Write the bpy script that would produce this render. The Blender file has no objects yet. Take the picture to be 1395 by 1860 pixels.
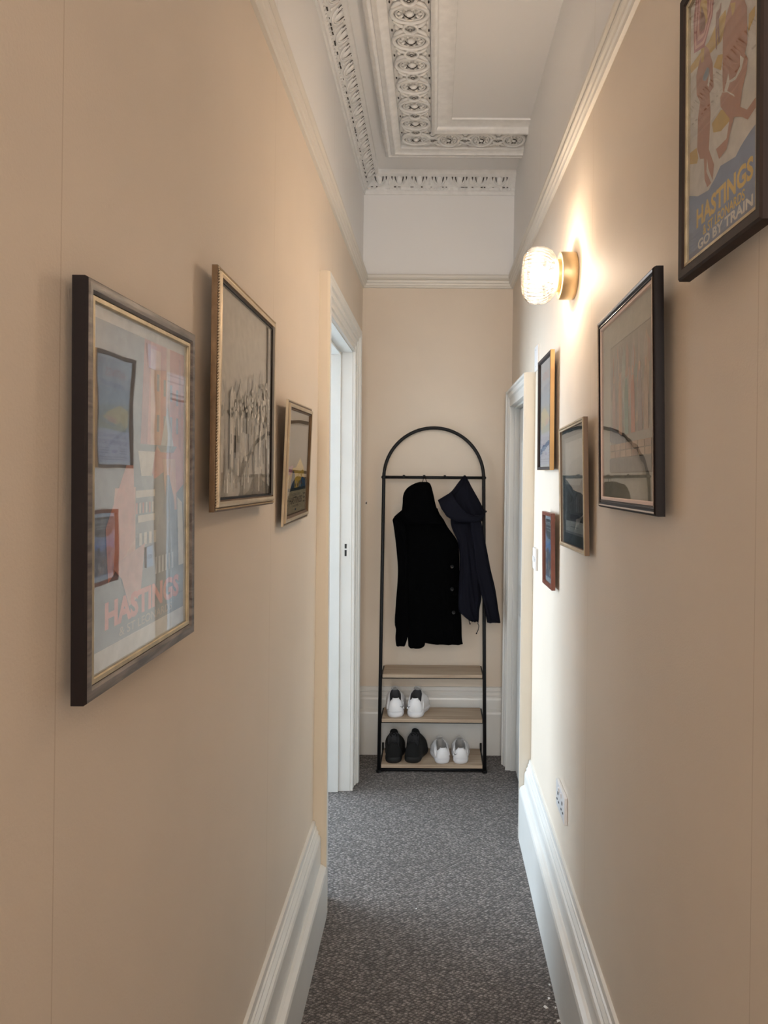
import bpy, bmesh, math, random
from mathutils import Vector, Matrix
from mathutils.geometry import tessellate_polygon
random.seed(7)
C = bpy.context.scene.collection

# ------------------------------------------------------------------ camera
ROLL = 0.007
F = 1290.0
cam_d = bpy.data.cameras.new('camera'); cam = bpy.data.objects.new('camera', cam_d); C.objects.link(cam)
cam_d.sensor_fit = 'AUTO'; cam_d.sensor_width = 36.0
cam_d.lens = F / 1860.0 * 36.0
_a, _b = 788 - 697.5, 930 - 852
cam_d.shift_x = -_a / 1860.0
cam_d.shift_y = -_b / 1860.0
cam_d.clip_start = 0.02
cam.matrix_world = Matrix.Translation((0, 0, 1.6)) @ Matrix.Rotation(math.pi/2, 4, 'X') @ Matrix.Rotation(ROLL, 4, 'Z')
bpy.context.scene.camera = cam
vs = bpy.context.scene.view_settings
vs.view_transform = 'Standard'; vs.look = 'None'; vs.gamma = 1.0; vs.use_curve_mapping = False
vs.exposure = 1.1

# ------------------------------------------------------------------ world and lights
w = bpy.data.worlds.new('sky'); bpy.context.scene.world = w; w.use_nodes = True
w.node_tree.nodes['Background'].inputs[0].default_value = (0.72, 0.86, 1.0, 1)
w.node_tree.nodes['Background'].inputs[1].default_value = 1.0

def area(name, loc, rot, sx, sy, power, color, spread=math.pi):
    l = bpy.data.lights.new(name, 'AREA'); l.shape = 'RECTANGLE'; l.size = sx; l.size_y = sy
    l.energy = power; l.color = color; l.spread = spread
    o = bpy.data.objects.new(name, l); C.objects.link(o); o.location = loc; o.rotation_euler = rot
    return o
# daylight outside the side room's window (faces +X)
area('window_daylight', (-3.30, 3.90, 1.55), (0, -math.pi/2, 0), 2.5, 2.1, 118, (0.71, 0.865, 1.0))
# fill lights added behind the camera, at an unseen ceiling lamp and entrance window
area('hall_fill', (0.0, -1.9, 3.15), (0, 0, 0), 0.5, 0.5, 9, (1.0, 0.86, 0.74))
area('entrance_fill', (0.0, -2.97, 2.25), (math.pi/2, 0, 0), 0.75, 1.8, 34, (1.0, 0.94, 0.875))
BULB_STRENGTH = 92.0

# ------------------------------------------------------------------ materials
def nm(name):
    m = bpy.data.materials.new(name); m.use_nodes = True
    return m, m.node_tree, m.node_tree.nodes['Principled BSDF']
def mat(name, col, rough=0.6, metal=0.0, bump=0.0, bscale=200.0, vary=0.0, vscale=8.0, spec=0.5, coat=0.0, stretch=None):
    m, nt, p = nm(name)
    p.inputs['Base Color'].default_value = (*col, 1); p.inputs['Roughness'].default_value = rough
    p.inputs['Metallic'].default_value = metal; p.inputs['Specular IOR Level'].default_value = spec
    p.inputs['Coat Weight'].default_value = coat
    tc = nt.nodes.new('ShaderNodeTexCoord'); src = tc.outputs['Object']
    if stretch:
        mp = nt.nodes.new('ShaderNodeMapping'); mp.inputs['Scale'].default_value = stretch
        nt.links.new(src, mp.inputs[0]); src = mp.outputs[0]
    if vary:
        n = nt.nodes.new('ShaderNodeTexNoise'); n.inputs['Scale'].default_value = vscale; n.inputs['Detail'].default_value = 5
        nt.links.new(src, n.inputs['Vector'])
        r = nt.nodes.new('ShaderNodeValToRGB')
        r.color_ramp.elements[0].position = .3; r.color_ramp.elements[1].position = .7
        r.color_ramp.elements[0].color = (*[c*(1-vary) for c in col], 1)
        r.color_ramp.elements[1].color = (*[min(1, c*(1+vary)) for c in col], 1)
        nt.links.new(n.outputs[0], r.inputs[0]); nt.links.new(r.outputs[0], p.inputs['Base Color'])
    if bump:
        n = nt.nodes.new('ShaderNodeTexNoise'); n.inputs['Scale'].default_value = bscale; n.inputs['Detail'].default_value = 3
        nt.links.new(src, n.inputs['Vector'])
        b = nt.nodes.new('ShaderNodeBump'); b.inputs['Strength'].default_value = bump; b.inputs['Distance'].default_value = 0.002
        nt.links.new(n.outputs[0], b.inputs['Height']); nt.links.new(b.outputs[0], p.inputs['Normal'])
    return m

CREAM = (0.750, 0.646, 0.535); WHITE = (0.88, 0.868, 0.858)
def wall_mat(name, zsplit=2.66, seams=None):
    """lining paper painted cream below the picture rail and white above it"""
    m, nt, p = nm(name); N = nt.nodes; L = nt.links
    p.inputs['Roughness'].default_value = 0.62; p.inputs['Specular IOR Level'].default_value = 0.3
    tc = N.new('ShaderNodeTexCoord'); sp = N.new('ShaderNodeSeparateXYZ'); L.new(tc.outputs['Object'], sp.inputs[0])
    gt = N.new('ShaderNodeMath'); gt.operation = 'GREATER_THAN'; gt.inputs[1].default_value = zsplit; L.new(sp.outputs['Z'], gt.inputs[0])
    n = N.new('ShaderNodeTexNoise'); n.inputs['Scale'].default_value = 2.2; n.inputs['Detail'].default_value = 6; L.new(tc.outputs['Object'], n.inputs['Vector'])
    r = N.new('ShaderNodeValToRGB'); r.color_ramp.elements[0].position = .3; r.color_ramp.elements[1].position = .7
    r.color_ramp.elements[0].color = (*[c*0.96 for c in CREAM], 1); r.color_ramp.elements[1].color = (*[c*1.03 for c in CREAM], 1)
    L.new(n.outputs[0], r.inputs[0])
    mx = N.new('ShaderNodeMix'); mx.data_type = 'RGBA'; mx.inputs[7].default_value = (*WHITE, 1)
    L.new(gt.outputs[0], mx.inputs[0]); L.new(r.outputs[0], mx.inputs[6]); L.new(mx.outputs[2], p.inputs['Base Color'])
    f = N.new('ShaderNodeTexNoise'); f.inputs['Scale'].default_value = 260; f.inputs['Detail'].default_value = 3; L.new(tc.outputs['Object'], f.inputs['Vector'])
    f2 = N.new('ShaderNodeTexNoise'); f2.inputs['Scale'].default_value = 9; f2.inputs['Detail'].default_value = 2; L.new(tc.outputs['Object'], f2.inputs['Vector'])
    ad = N.new('ShaderNodeMath'); ad.operation = 'MULTIPLY_ADD'; ad.inputs[1].default_value = 2.0; L.new(f2.outputs[0], ad.inputs[0]); L.new(f.outputs[0], ad.inputs[2])
    src = ad.outputs[0]
    if seams is not None:   # butt joints of the lining paper every 1.03 m along the wall
        pp = N.new('ShaderNodeMath'); pp.operation = 'PINGPONG'; pp.inputs[1].default_value = 0.515
        of = N.new('ShaderNodeMath'); of.operation = 'ADD'; of.inputs[1].default_value = seams
        L.new(sp.outputs['Y'], of.inputs[0]); L.new(of.outputs[0], pp.inputs[0])
        ls = N.new('ShaderNodeMath'); ls.operation = 'LESS_THAN'; ls.inputs[1].default_value = 0.0011; L.new(pp.outputs[0], ls.inputs[0])
        dk = N.new('ShaderNodeMix'); dk.data_type = 'RGBA'; dk.blend_type = 'MULTIPLY'; dk.inputs[7].default_value = (.84, .80, .76, 1)
        L.new(ls.outputs[0], dk.inputs[0]); L.new(mx.outputs[2], dk.inputs[6]); L.new(dk.outputs[2], p.inputs['Base Color'])
        sb = N.new('ShaderNodeMath'); sb.operation = 'MULTIPLY_ADD'; sb.inputs[1].default_value = -2.0; L.new(ls.outputs[0], sb.inputs[0]); L.new(src, sb.inputs[2])
        src = sb.outputs[0]
    b = N.new('ShaderNodeBump'); b.inputs['Strength'].default_value = 0.22; b.inputs['Distance'].default_value = 0.0015
    L.new(src, b.inputs['Height']); L.new(b.outputs[0], p.inputs['Normal'])
    return m

def carpet_mat():
    m, nt, p = nm('carpet_loop'); N = nt.nodes; L = nt.links
    p.inputs['Roughness'].default_value = 0.95; p.inputs['Specular IOR Level'].default_value = 0.15
    p.inputs['Sheen Weight'].default_value = 0.25; p.inputs['Sheen Roughness'].default_value = 0.5
    tc = N.new('ShaderNodeTexCoord')
    mp = N.new('ShaderNodeMapping'); mp.inputs['Rotation'].default_value = (0, 0, 0.62); mp.inputs['Scale'].default_value = (1.0, 1.5, 1)
    L.new(tc.outputs['Object'], mp.inputs[0])
    v = N.new('ShaderNodeTexVoronoi'); v.inputs['Scale'].default_value = 84; v.inputs['Randomness'].default_value = 0.5; L.new(mp.outputs[0], v.inputs['Vector'])
    n = N.new('ShaderNodeTexNoise'); n.inputs['Scale'].default_value = 420; n.inputs['Detail'].default_value = 4; L.new(tc.outputs['Object'], n.inputs['Vector'])
    n2 = N.new('ShaderNodeTexNoise'); n2.inputs['Scale'].default_value = 3.5; n2.inputs['Detail'].default_value = 3; L.new(tc.outputs['Object'], n2.inputs['Vector'])
    # speckled yarn
    r = N.new('ShaderNodeValToRGB'); e = r.color_ramp.elements
    e[0].position = .34; e[0].color = (.035, .028, .024, 1); e[1].position = .72; e[1].color = (.50, .45, .42, 1)
    k = e.new(.5); k.color = (.20, .174, .160, 1)
    L.new(n.outputs[0], r.inputs[0])
    r2 = N.new('ShaderNodeValToRGB'); e = r2.color_ramp.elements
    e[0].position = .1; e[0].color = (1.15, 1.15, 1.15, 1); e[1].position = .60; e[1].color = (.24, .228, .22, 1)
    L.new(v.outputs['Distance'], r2.inputs[0])
    mx = N.new('ShaderNodeMix'); mx.data_type = 'RGBA'; mx.blend_type = 'MULTIPLY'; mx.inputs[0].default_value = 1
    L.new(r.outputs[0], mx.inputs[6]); L.new(r2.outputs[0], mx.inputs[7])
    # per loop tone
    wn = N.new('ShaderNodeSeparateColor'); L.new(v.outputs['Color'], wn.inputs[0])
    mr = N.new('ShaderNodeMapRange'); mr.inputs['To Min'].default_value = .95; mr.inputs['To Max'].default_value = 2.1; L.new(wn.outputs[0], mr.inputs[0])
    mr2 = N.new('ShaderNodeMapRange'); mr2.inputs['To Min'].default_value = .85; mr2.inputs['To Max'].default_value = 1.15; L.new(n2.outputs[0], mr2.inputs[0])
    mm = N.new('ShaderNodeMath'); mm.operation = 'MULTIPLY'; L.new(mr.outputs[0], mm.inputs[0]); L.new(mr2.outputs[0], mm.inputs[1])
    vm = N.new('ShaderNodeVectorMath'); vm.operation = 'SCALE'; L.new(mx.outputs[2], vm.inputs[0]); L.new(mm.outputs[0], vm.inputs['Scale'])
    L.new(vm.outputs[0], p.inputs['Base Color'])
    iv = N.new('ShaderNodeMath'); iv.operation = 'MULTIPLY_ADD'; iv.inputs[1].default_value = -1.0; L.new(v.outputs['Distance'], iv.inputs[0]); L.new(n.outputs[0], iv.inputs[2])
    b = N.new('ShaderNodeBump'); b.inputs['Strength'].default_value = 1.0; b.inputs['Distance'].default_value = 0.006
    L.new(iv.outputs[0], b.inputs['Height']); L.new(b.outputs[0], p.inputs['Normal'])
    return m

def wood_mat(name, c0, c1, rough=0.5, scale=(3, 60, 60), coat=0.0):
    m, nt, p = nm(name); N = nt.nodes; L = nt.links
    p.inputs['Roughness'].default_value = rough; p.inputs['Coat Weight'].default_value = coat
    tc = N.new('ShaderNodeTexCoord'); mp = N.new('ShaderNodeMapping'); mp.inputs['Scale'].default_value = scale; L.new(tc.outputs['Object'], mp.inputs[0])
    n = N.new('ShaderNodeTexNoise'); n.inputs['Scale'].default_value = 1.0; n.inputs['Detail'].default_value = 6; n.inputs['Distortion'].default_value = .6; L.new(mp.outputs[0], n.inputs['Vector'])
    r = N.new('ShaderNodeValToRGB'); r.color_ramp.elements[0].position = .32; r.color_ramp.elements[1].position = .68
    r.color_ramp.elements[0].color = (*c0, 1); r.color_ramp.elements[1].color = (*c1, 1)
    L.new(n.outputs[0], r.inputs[0]); L.new(r.outputs[0], p.inputs['Base Color'])
    b = N.new('ShaderNodeBump'); b.inputs['Strength'].default_value = 0.15; b.inputs['Distance'].default_value = .001
    L.new(n.outputs[0], b.inputs['Height']); L.new(b.outputs[0], p.inputs['Normal'])
    return m

def pane_mat(name, ior, tint=(1, 1, 1)):
    """thin glazing: clear, with Fresnel reflection from both faces"""
    m, nt, p = nm(name); N = nt.nodes; L = nt.links
    N.remove(p)
    tr = N.new('ShaderNodeBsdfTransparent'); tr.inputs[0].default_value = (*tint, 1)
    gl = N.new('ShaderNodeBsdfGlossy'); gl.inputs['Roughness'].default_value = 0.0
    # Schlick's approximation, the same from both faces of the sheet
    ge = N.new('ShaderNodeNewGeometry'); dt = N.new('ShaderNodeVectorMath'); dt.operation = 'DOT_PRODUCT'
    L.new(ge.outputs['Normal'], dt.inputs[0]); L.new(ge.outputs['Incoming'], dt.inputs[1])
    ab = N.new('ShaderNodeMath'); ab.operation = 'ABSOLUTE'; L.new(dt.outputs['Value'], ab.inputs[0])
    om = N.new('ShaderNodeMath'); om.operation = 'SUBTRACT'; om.inputs[0].default_value = 1; L.new(ab.outputs[0], om.inputs[1])
    pw = N.new('ShaderNodeMath'); pw.operation = 'POWER'; pw.inputs[1].default_value = 5; L.new(om.outputs[0], pw.inputs[0])
    r0 = ((ior-1)/(ior+1))**2
    fr = N.new('ShaderNodeMath'); fr.operation = 'MULTIPLY_ADD'; fr.inputs[1].default_value = 1-r0; fr.inputs[2].default_value = r0; L.new(pw.outputs[0], fr.inputs[0])
    mx = N.new('ShaderNodeMixShader'); L.new(fr.outputs[0], mx.inputs[0]); L.new(tr.outputs[0], mx.inputs[1]); L.new(gl.outputs[0], mx.inputs[2])
    tc = N.new('ShaderNodeTexCoord'); n = N.new('ShaderNodeTexNoise'); n.inputs['Scale'].default_value = 5.0; L.new(tc.outputs['Object'], n.inputs['Vector'])
    b = N.new('ShaderNodeBump'); b.inputs['Strength'].default_value = 0.12; b.inputs['Distance'].default_value = 0.004
    L.new(n.outputs[0], b.inputs['Height']); L.new(b.outputs[0], gl.inputs['Normal'])
    L.new(mx.outputs[0], N['Material Output'].inputs[0])
    return m

def shade_mat():
    """clear ribbed pressed glass of the wall lamp"""
    m, nt, p = nm('ribbed_lamp_glass'); N = nt.nodes; L = nt.links; N.remove(p)
    tr = N.new('ShaderNodeBsdfTransparent')
    lf = N.new('ShaderNodeLayerWeight'); lf.inputs['Blend'].default_value = .5; cr = N.new('ShaderNodeValToRGB')
    cr.color_ramp.elements[0].position = .15; cr.color_ramp.elements[0].color = (.98, .98, .98, 1); cr.color_ramp.elements[1].position = .95; cr.color_ramp.elements[1].color = (.42, .42, .43, 1)
    L.new(lf.outputs['Facing'], cr.inputs[0]); L.new(cr.outputs[0], tr.inputs[0])
    tl = N.new('ShaderNodeBsdfTranslucent'); tl.inputs[0].default_value = (.95, .92, .88, 1)
    gl = N.new('ShaderNodeBsdfGlossy'); gl.inputs['Roughness'].default_value = 0.06
    lw = N.new('ShaderNodeLayerWeight'); lw.inputs['Blend'].default_value = .45
    m1 = N.new('ShaderNodeMixShader'); m1.inputs[0].default_value = 0.009
    L.new(tr.outputs[0], m1.inputs[1]); L.new(tl.outputs[0], m1.inputs[2])
    m2 = N.new('ShaderNodeMixShader'); L.new(lw.outputs['Fresnel'], m2.inputs[0]); L.new(m1.outputs[0], m2.inputs[1]); L.new(gl.outputs[0], m2.inputs[2])
    L.new(m2.outputs[0], N['Material Output'].inputs[0])
    return m

def emit_mat(name, col, s):
    m, nt, p = nm(name); N = nt.nodes; N.remove(p)
    e = N.new('ShaderNodeEmission'); e.inputs[0].default_value = (*col, 1); e.inputs[1].default_value = s
    nt.links.new(e.outputs[0], N['Material Output'].inputs[0]); return m

M = dict(
    wall=wall_mat('cream_and_white_wall', seams=.245), wall_r=wall_mat('cream_and_white_wall', seams=.07), wall_end=wall_mat('cream_and_white_end_wall'),
    white=mat('white_plaster', WHITE, .7, bump=.2, bscale=120),
    plaster=mat('ornament_plaster', (.86, .85, .835), .65, bump=.35, bscale=160, vary=.05, vscale=30),
    dark_marks=mat('dark_plaster_marks', (.07, .06, .055), .95),  # near-black slits, holes and streaks in the plaster relief
    gloss=mat('white_gloss_paint', (.74, .725, .69), .30, bump=.12, bscale=35, vary=.03, vscale=6),
    gloss_rail=mat('off_white_rail_paint', (.76, .72, .655), .35, bump=.12, bscale=35),
    strip=mat('cream_painted_edge', (.72, .62, .48), .45, bump=.1, bscale=30), strip_pale=mat('pale_cream_edge', (.77, .72, .63), .45, bump=.1, bscale=30),
    carpet=carpet_mat(),
    black=mat('black_powder_coat', (.006, .006, .007), .5, spec=.3),
    oak=wood_mat('oak_veneer', (.36, .26, .18), (.52, .41, .30), .55, (2.5, 40, 40)),
    brass=mat('brushed_brass', (.62, .47, .27), .38, .85, bump=.1, bscale=300, stretch=(1, 1, 30)),
    porcelain=mat('white_plastic', (.80, .79, .80), .35),
    slot=mat('dark_socket_slots', (.01, .01, .01), .6),
    steel=mat('brushed_steel', (.55, .53, .5), .35, 1.0),
    blackcoat=mat('black_wool', (.0012, .0012, .0014), .95, bump=.5, bscale=400, spec=.04),
    navy=mat('navy_shell_fabric', (.0030, .0030, .0075), .8, bump=.4, bscale=500, spec=.15),
    button=mat('dark_horn_button', (.004, .004, .0045), .35, spec=.25),
    shoe_white=mat('white_leather', (.80, .79, .80), .45, bump=.15, bscale=150),
    shoe_grey=mat('grey_mesh', (.42, .40, .38), .8, bump=.4, bscale=600),
    shoe_sole=mat('white_rubber', (.76, .75, .77), .5),
    shoe_in=mat('dark_shoe_lining', (.05, .05, .055), .95),
    shoe_black=mat('black_knit', (.0016, .0016, .0018), .95, bump=.5, bscale=500),
    sole_black=mat('black_rubber', (.0045, .0048, .005), .6),
    shoe_in_lt=mat('grey_shoe_lining', (.30, .29, .28), .95),
    paper=mat('paper_scrap_white', (.85, .85, .83), .7),
    glass=pane_mat('picture_glass', 1.8), acrylic=pane_mat('matt_picture_acrylic', 1.28), window_glass=pane_mat('window_glass', 1.45),
    lamp_glass=shade_mat(), bulb=emit_mat('lit_bulb', (1.0, .79, .585), BULB_STRENGTH),
    hall_glow=emit_mat('added_opal_diffuser', (1.0, .88, .74), 3.0),  # glow of the added fill lamp behind the camera
    frame_dark=mat('ebonised_frame', (.008, .004, .0035), .55, spec=.2),
    frame_weather=wood_mat('worn_silvered_wood', (.06, .045, .04), (.22, .18, .155), .4, (12, 90, 90)),
    gilt=mat('old_gilt', (.46, .38, .25), .45, .55, bump=.4, bscale=90, vary=.2, vscale=40),
    gilt_pale=mat('pale_gilt', (.50, .39, .26), .42, .6, bump=.3, bscale=90, vary=.1, vscale=30),
    bronze=mat('bronze_gilt', (.13, .07, .028), .45, .45, bump=.3, bscale=100, vary=.25, vscale=20),
    silver=mat('silvered_ridge', (.55, .50, .50), .25, .9),
    pinkslip=mat('pale_pink_slip', (.74, .55, .46), .55),
    oakside=wood_mat('light_oak_frame', (.36, .19, .06), (.55, .33, .12), .45, (20, 3, 3)),
    walnut=wood_mat('dark_walnut_frame', (.016, .007, .004), (.030, .013, .007), .7, (30, 4, 4)),
    brownside=mat('brown_frame_side', (.17, .095, .045), .45),
    mahogany=wood_mat('red_mahogany_frame', (.13, .035, .020), (.21, .065, .04), .35, (30, 6, 6)),
    back=mat('brown_backing_paper', (.30, .22, .14), .9),
)
_inks = {}
def ink(col, rough=.75):
    k = tuple(round(c, 3) for c in col)
    if k not in _inks:
        _inks[k] = mat('printed_ink', col, rough, vary=.10, vscale=60)
    return _inks[k]
def srgb(h):
    h = h.lstrip('#'); v = [int(h[i:i+2], 16)/255 for i in (0, 2, 4)]
    return tuple(c/12.92 if c <= .04045 else ((c+.055)/1.055)**2.4 for c in v)

# ------------------------------------------------------------------ mesh helpers
def link(name, bm, mats, parent=None, smooth=False, autosmooth=None):
    me = bpy.data.meshes.new(name); bmesh.ops.recalc_face_normals(bm, faces=bm.faces[:])
    bm.to_mesh(me); bm.free()
    for m_ in (mats if isinstance(mats, (list, tuple)) else [mats]): me.materials.append(m_)
    o = bpy.data.objects.new(name, me); C.objects.link(o)
    if smooth:
        for p in me.polygons: p.use_smooth = True
    if autosmooth is not None:
        for p in me.polygons: p.use_smooth = True
        me.set_sharp_from_angle(angle=autosmooth)
    if parent: o.parent = parent
    return o
def tag(o, label=None, cat=None, group=None, kind=None):
    if label: o['label'] = label
    if cat: o['category'] = cat
    if group: o['group'] = group
    if kind: o['kind'] = kind
    return o
def empty(name, loc, label, cat, group=None, rot=None):
    o = bpy.data.objects.new(name, None); C.objects.link(o); o.empty_display_size = .05
    o.location = loc
    if rot: o.rotation_euler = rot
    return tag(o, label, cat, group)
def box(bm, x0, x1, y0, y1, z0, z1, mi=0, bev=0.0):
    r = bmesh.ops.create_cube(bm, size=1)
    vs_ = r['verts']
    for v in vs_:
        v.co = Vector((x0+(v.co.x+.5)*(x1-x0), y0+(v.co.y+.5)*(y1-y0), z0+(v.co.z+.5)*(z1-z0)))
    fs = set(f for v in vs_ for f in v.link_faces)
    for f in fs: f.material_index = mi
    if bev:
        es = list(set(e for v in vs_ for e in v.link_edges))
        rr = bmesh.ops.bevel(bm, geom=es, offset=bev, segments=2, affect='EDGES', profile=.6)
        for f in rr['faces']: f.material_index = mi
def skin(bm, rings, closed_ring=True, cap=True, mi=0):
    """rings: list of lists of points with the same count"""
    V = [[bm.verts.new(p) for p in r] for r in rings]
    n = len(V[0])
    for a, b in zip(V[:-1], V[1:]):
        for i in range(n if closed_ring else n-1):
            j = (i+1) % n
            f = bm.faces.new((a[i], a[j], b[j], b[i])); f.material_index = mi
    if cap and closed_ring:
        for r, rev in ((V[0], True), (V[-1], False)):
            try:
                f = bm.faces.new(list(reversed(r)) if rev else r); f.material_index = mi
            except ValueError: pass
    return V
def tube(bm, pts, r, seg=10, mi=0, closed=False, taper=None):
    pts = [Vector(p) for p in pts]; rings = []; n = len(pts)
    up = Vector((0.13, .21, .97)).normalized()
    for i, p in enumerate(pts):
        t = (pts[(i+1) % n]-pts[i-1]) if closed else (pts[min(i+1, n-1)]-pts[max(i-1, 0)])
        t.normalize()
        a = t.cross(up); a = a.normalized() if a.length > .05 else t.orthogonal().normalized()
        b = t.cross(a)
        rr = r*(taper[i] if taper else 1)
        rings.append([p+a*math.cos(2*math.pi*k/seg)*rr+b*math.sin(2*math.pi*k/seg)*rr for k in range(seg)])
    if closed: rings.append(rings[0])
    skin(bm, rings, True, not closed, mi)
def ball(bm, c, r, sx=1, sy=1, sz=1, seg=12, mi=0, mtx=None):
    mm = Matrix.Translation(c) @ (mtx or Matrix.Identity(4)) @ Matrix.Diagonal((sx*r, sy*r, sz*r, 1))
    nv = max(5, seg//2+1)
    top_v = bm.verts.new(mm @ Vector((0, 0, 1))); bot_v = bm.verts.new(mm @ Vector((0, 0, -1)))
    R_ = [[bm.verts.new(mm @ Vector((math.sin(math.pi*i/nv)*math.cos(2*math.pi*k/seg), math.sin(math.pi*i/nv)*math.sin(2*math.pi*k/seg), math.cos(math.pi*i/nv)))) for k in range(seg)] for i in range(1, nv)]
    for k in range(seg):
        j = (k+1) % seg
        bm.faces.new((top_v, R_[0][k], R_[0][j])).material_index = mi
        bm.faces.new((bot_v, R_[-1][j], R_[-1][k])).material_index = mi
        for a, b in zip(R_[:-1], R_[1:]): bm.faces.new((a[k], b[k], b[j], a[j])).material_index = mi
def lathe(bm, prof, seg=32, mtx=None, mi=0, rib=None, cap=True):
    """prof: (axial x, radius); turned about X"""
    rings = []
    for a, r in prof:
        ring = []
        for k in range(seg):
            t = 2*math.pi*k/seg
            rr = r*(1+(rib(k, a) if rib else 0))
            p = Vector((a, rr*math.cos(t), rr*math.sin(t)))
            ring.append(mtx @ p if mtx else p)
        rings.append(ring)
    skin(bm, rings, True, cap, mi)

# ------------------------------------------------------------------ room geometry
SH = 0.0057
def XL(z=1.6): return -.415+SH*(z-1.6)
def XR(z=1.6): return .436+SH*(z-1.6)
YE = 4.02            # end wall
YB = -2.8            # wall behind the camera
ZC = 3.26            # ceiling
OL0, OL1, OLZ = 2.66, 3.52, 2.175     # left doorway
OR0, OR1, ORZ = 3.17, 3.775, 1.93     # right doorway
def shear(bm):
    for v in bm.verts: v.co.x += SH*(v.co.z-1.6)
def struct(name, bm, m, label, cat='room', **k):
    return tag(link(name, bm, m, **k), label, cat, None, 'structure')

bm = bmesh.new()
TH = .14
box(bm, -.415-TH, -.415, YB, OL0-.03, 0, ZC+.1); box(bm, -.415-TH, -.415, OL1+.03, YE+.12, 0, ZC+.1)
box(bm, -.415-TH, -.415, OL0-.03, OL1+.03, OLZ+.03, ZC+.1); shear(bm)
struct('wall_left', bm, M['wall'], 'cream wall on the left, white above the picture rail', 'wall')
bm = bmesh.new()
box(bm, .436, .436+TH, YB, OR0-.02, 0, ZC+.1); box(bm, .436, .436+TH, OR1+.02, YE+.12, 0, ZC+.1)
box(bm, .436, .436+TH, OR0-.02, OR1+.02, ORZ+.02, ZC+.1); shear(bm)
struct('wall_right', bm, M['wall_r'], 'cream wall on the right, carrying the glass wall lamp', 'wall')
bm = bmesh.new(); box(bm, -.62, .66, YE, YE+.12, 0, ZC+.1)
struct('wall_back', bm, M['wall_end'], 'cream end wall behind the black arched rack', 'wall')
bm = bmesh.new(); box(bm, -.62, -.38, YB-.12, YB, 0, ZC+.1); box(bm, .38, .66, YB-.12, YB, 0, ZC+.1); box(bm, -.38, .38, YB-.12, YB, 0, 1.35); box(bm, -.38, .38, YB-.12, YB, 3.15, ZC+.1)
struct('wall_front', bm, M['wall_end'], 'cream wall closing the hall behind the camera', 'wall')
bm = bmesh.new(); box(bm, -3.5, 1.4, YB-.1, 5.4, -.1, 0)
struct('floor', bm, M['carpet'], 'grey brown flecked loop pile carpet', 'carpet')
bm = bmesh.new(); box(bm, -3.5, 1.4, YB-.1, 5.4, ZC, ZC+.1)
struct('ceiling', bm, M['white'], 'white plaster ceiling', 'ceiling')
# side room beyond the left doorway
bm = bmesh.new()
box(bm, -3.2, -3.1, 1.5, 2.85, 0, ZC); box(bm, -3.2, -3.1, 4.95, 5.3, 0, ZC)
box(bm, -3.2, -3.1, 2.85, 4.95, 0, .3); box(bm, -3.2, -3.1, 2.85, 4.95, 2.8, ZC)
struct('wall_side_room_outer', bm, M['white'], 'white outer wall of the room through the left doorway', 'wall')
bm = bmesh.new(); box(bm, -3.2, -.57, 5.2, 5.3, 0, ZC); box(bm, -.70, -.57, YE, 5.3, 0, ZC)
struct('wall_side_room_far', bm, M['white'], 'white far wall of the room through the left doorway', 'wall')
bm = bmesh.new(); box(bm, -3.2, -.57, 1.4, 1.5, 0, ZC)
struct('wall_side_room_near', bm, M['white'], 'white near wall of the room through the left doorway', 'wall')
# window of the side room
wn = empty('window_1', (-3.14, 3.90, .3), 'white sash window of the room through the left doorway', 'window'); wn['kind'] = 'structure'
def ch(o, p):      # parent keeping world placement (parents only translated)
    o.parent = p; o.matrix_parent_inverse = p.matrix_basis.inverted() if p.rotation_euler[:] == (0, 0, 0) and p.rotation_mode == 'XYZ' and p.name != '' else Matrix.Identity(4)
    return o
bm = bmesh.new()
for y in (2.85, 3.88, 4.91): box(bm, -3.17, -3.11, y, y+.04, .3, 2.8)
for z in (.3, 1.53, 2.76): box(bm, -3.17, -3.11, 2.85, 4.95, z, z+.04)
ch(link('window_frame', bm, M['gloss']), wn)
bm = bmesh.new(); box(bm, -3.142, -3.138, 2.85, 4.95, .3, 2.8)
ch(link('window_pane', bm, M['window_glass']), wn)
bm = bmesh.new(); box(bm, -3.1, -2.98, 2.8, 5.0, .26, .3)
ch(link('window_sill', bm, M['gloss']), wn)

wn2 = empty('window_2_added', (0, YB-.06, 1.35), 'white glazed window added behind the camera to let fill light in', 'window'); wn2['kind'] = 'structure'  # unseen window, added to carry the entrance fill light
bm = bmesh.new()
for x in (-.38, -.015, .35): box(bm, x, x+.03, YB-.08, YB-.04, 1.35, 3.15)
for z in (1.35, 2.24, 3.12): box(bm, -.38, .38, YB-.08, YB-.04, z, z+.03)
ch(link('window_frame', bm, M['gloss']), wn2)
bm = bmesh.new(); box(bm, -.38, .38, YB-.062, YB-.058, 1.35, 3.15)
ch(link('window_pane', bm, M['window_glass']), wn2)
# ---- skirting boards
SK = [(.049, 0), (.049, .214), (.046, .224), (.036, .232), (.028, .236), (.027, .283), (.024, .292), (.019, .298), (.020, .306), (.013, .317), (.014, .324), (.010, .328), (.008, .344), (0, .346), (0, 0)]
SKL = [(a*1.08, z if z > .26 or z == 0 else z-.045) for a, z in SK]
def run_y(bm, prof, x, sgn, y0, y1):
    skin(bm, [[(x+sgn*a, y, z) for a, z in prof] for y in (y0, y1)])
def run_x(bm, prof, y, x0, x1):
    skin(bm, [[(x, y-a, z) for a, z in prof] for x in (x0, x1)])
bm = bmesh.new(); run_y(bm, SKL, -.415, 1, YB, OL0-.132); shear(bm)
struct('baseboard_left', bm, M['gloss'], 'tall white moulded skirting along the left wall', 'skirting')
bm = bmesh.new(); run_y(bm, SK, .436, -1, YB, OR0-.095); shear(bm)
struct('baseboard_right', bm, M['gloss'], 'tall white moulded skirting along the right wall', 'skirting')
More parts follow.
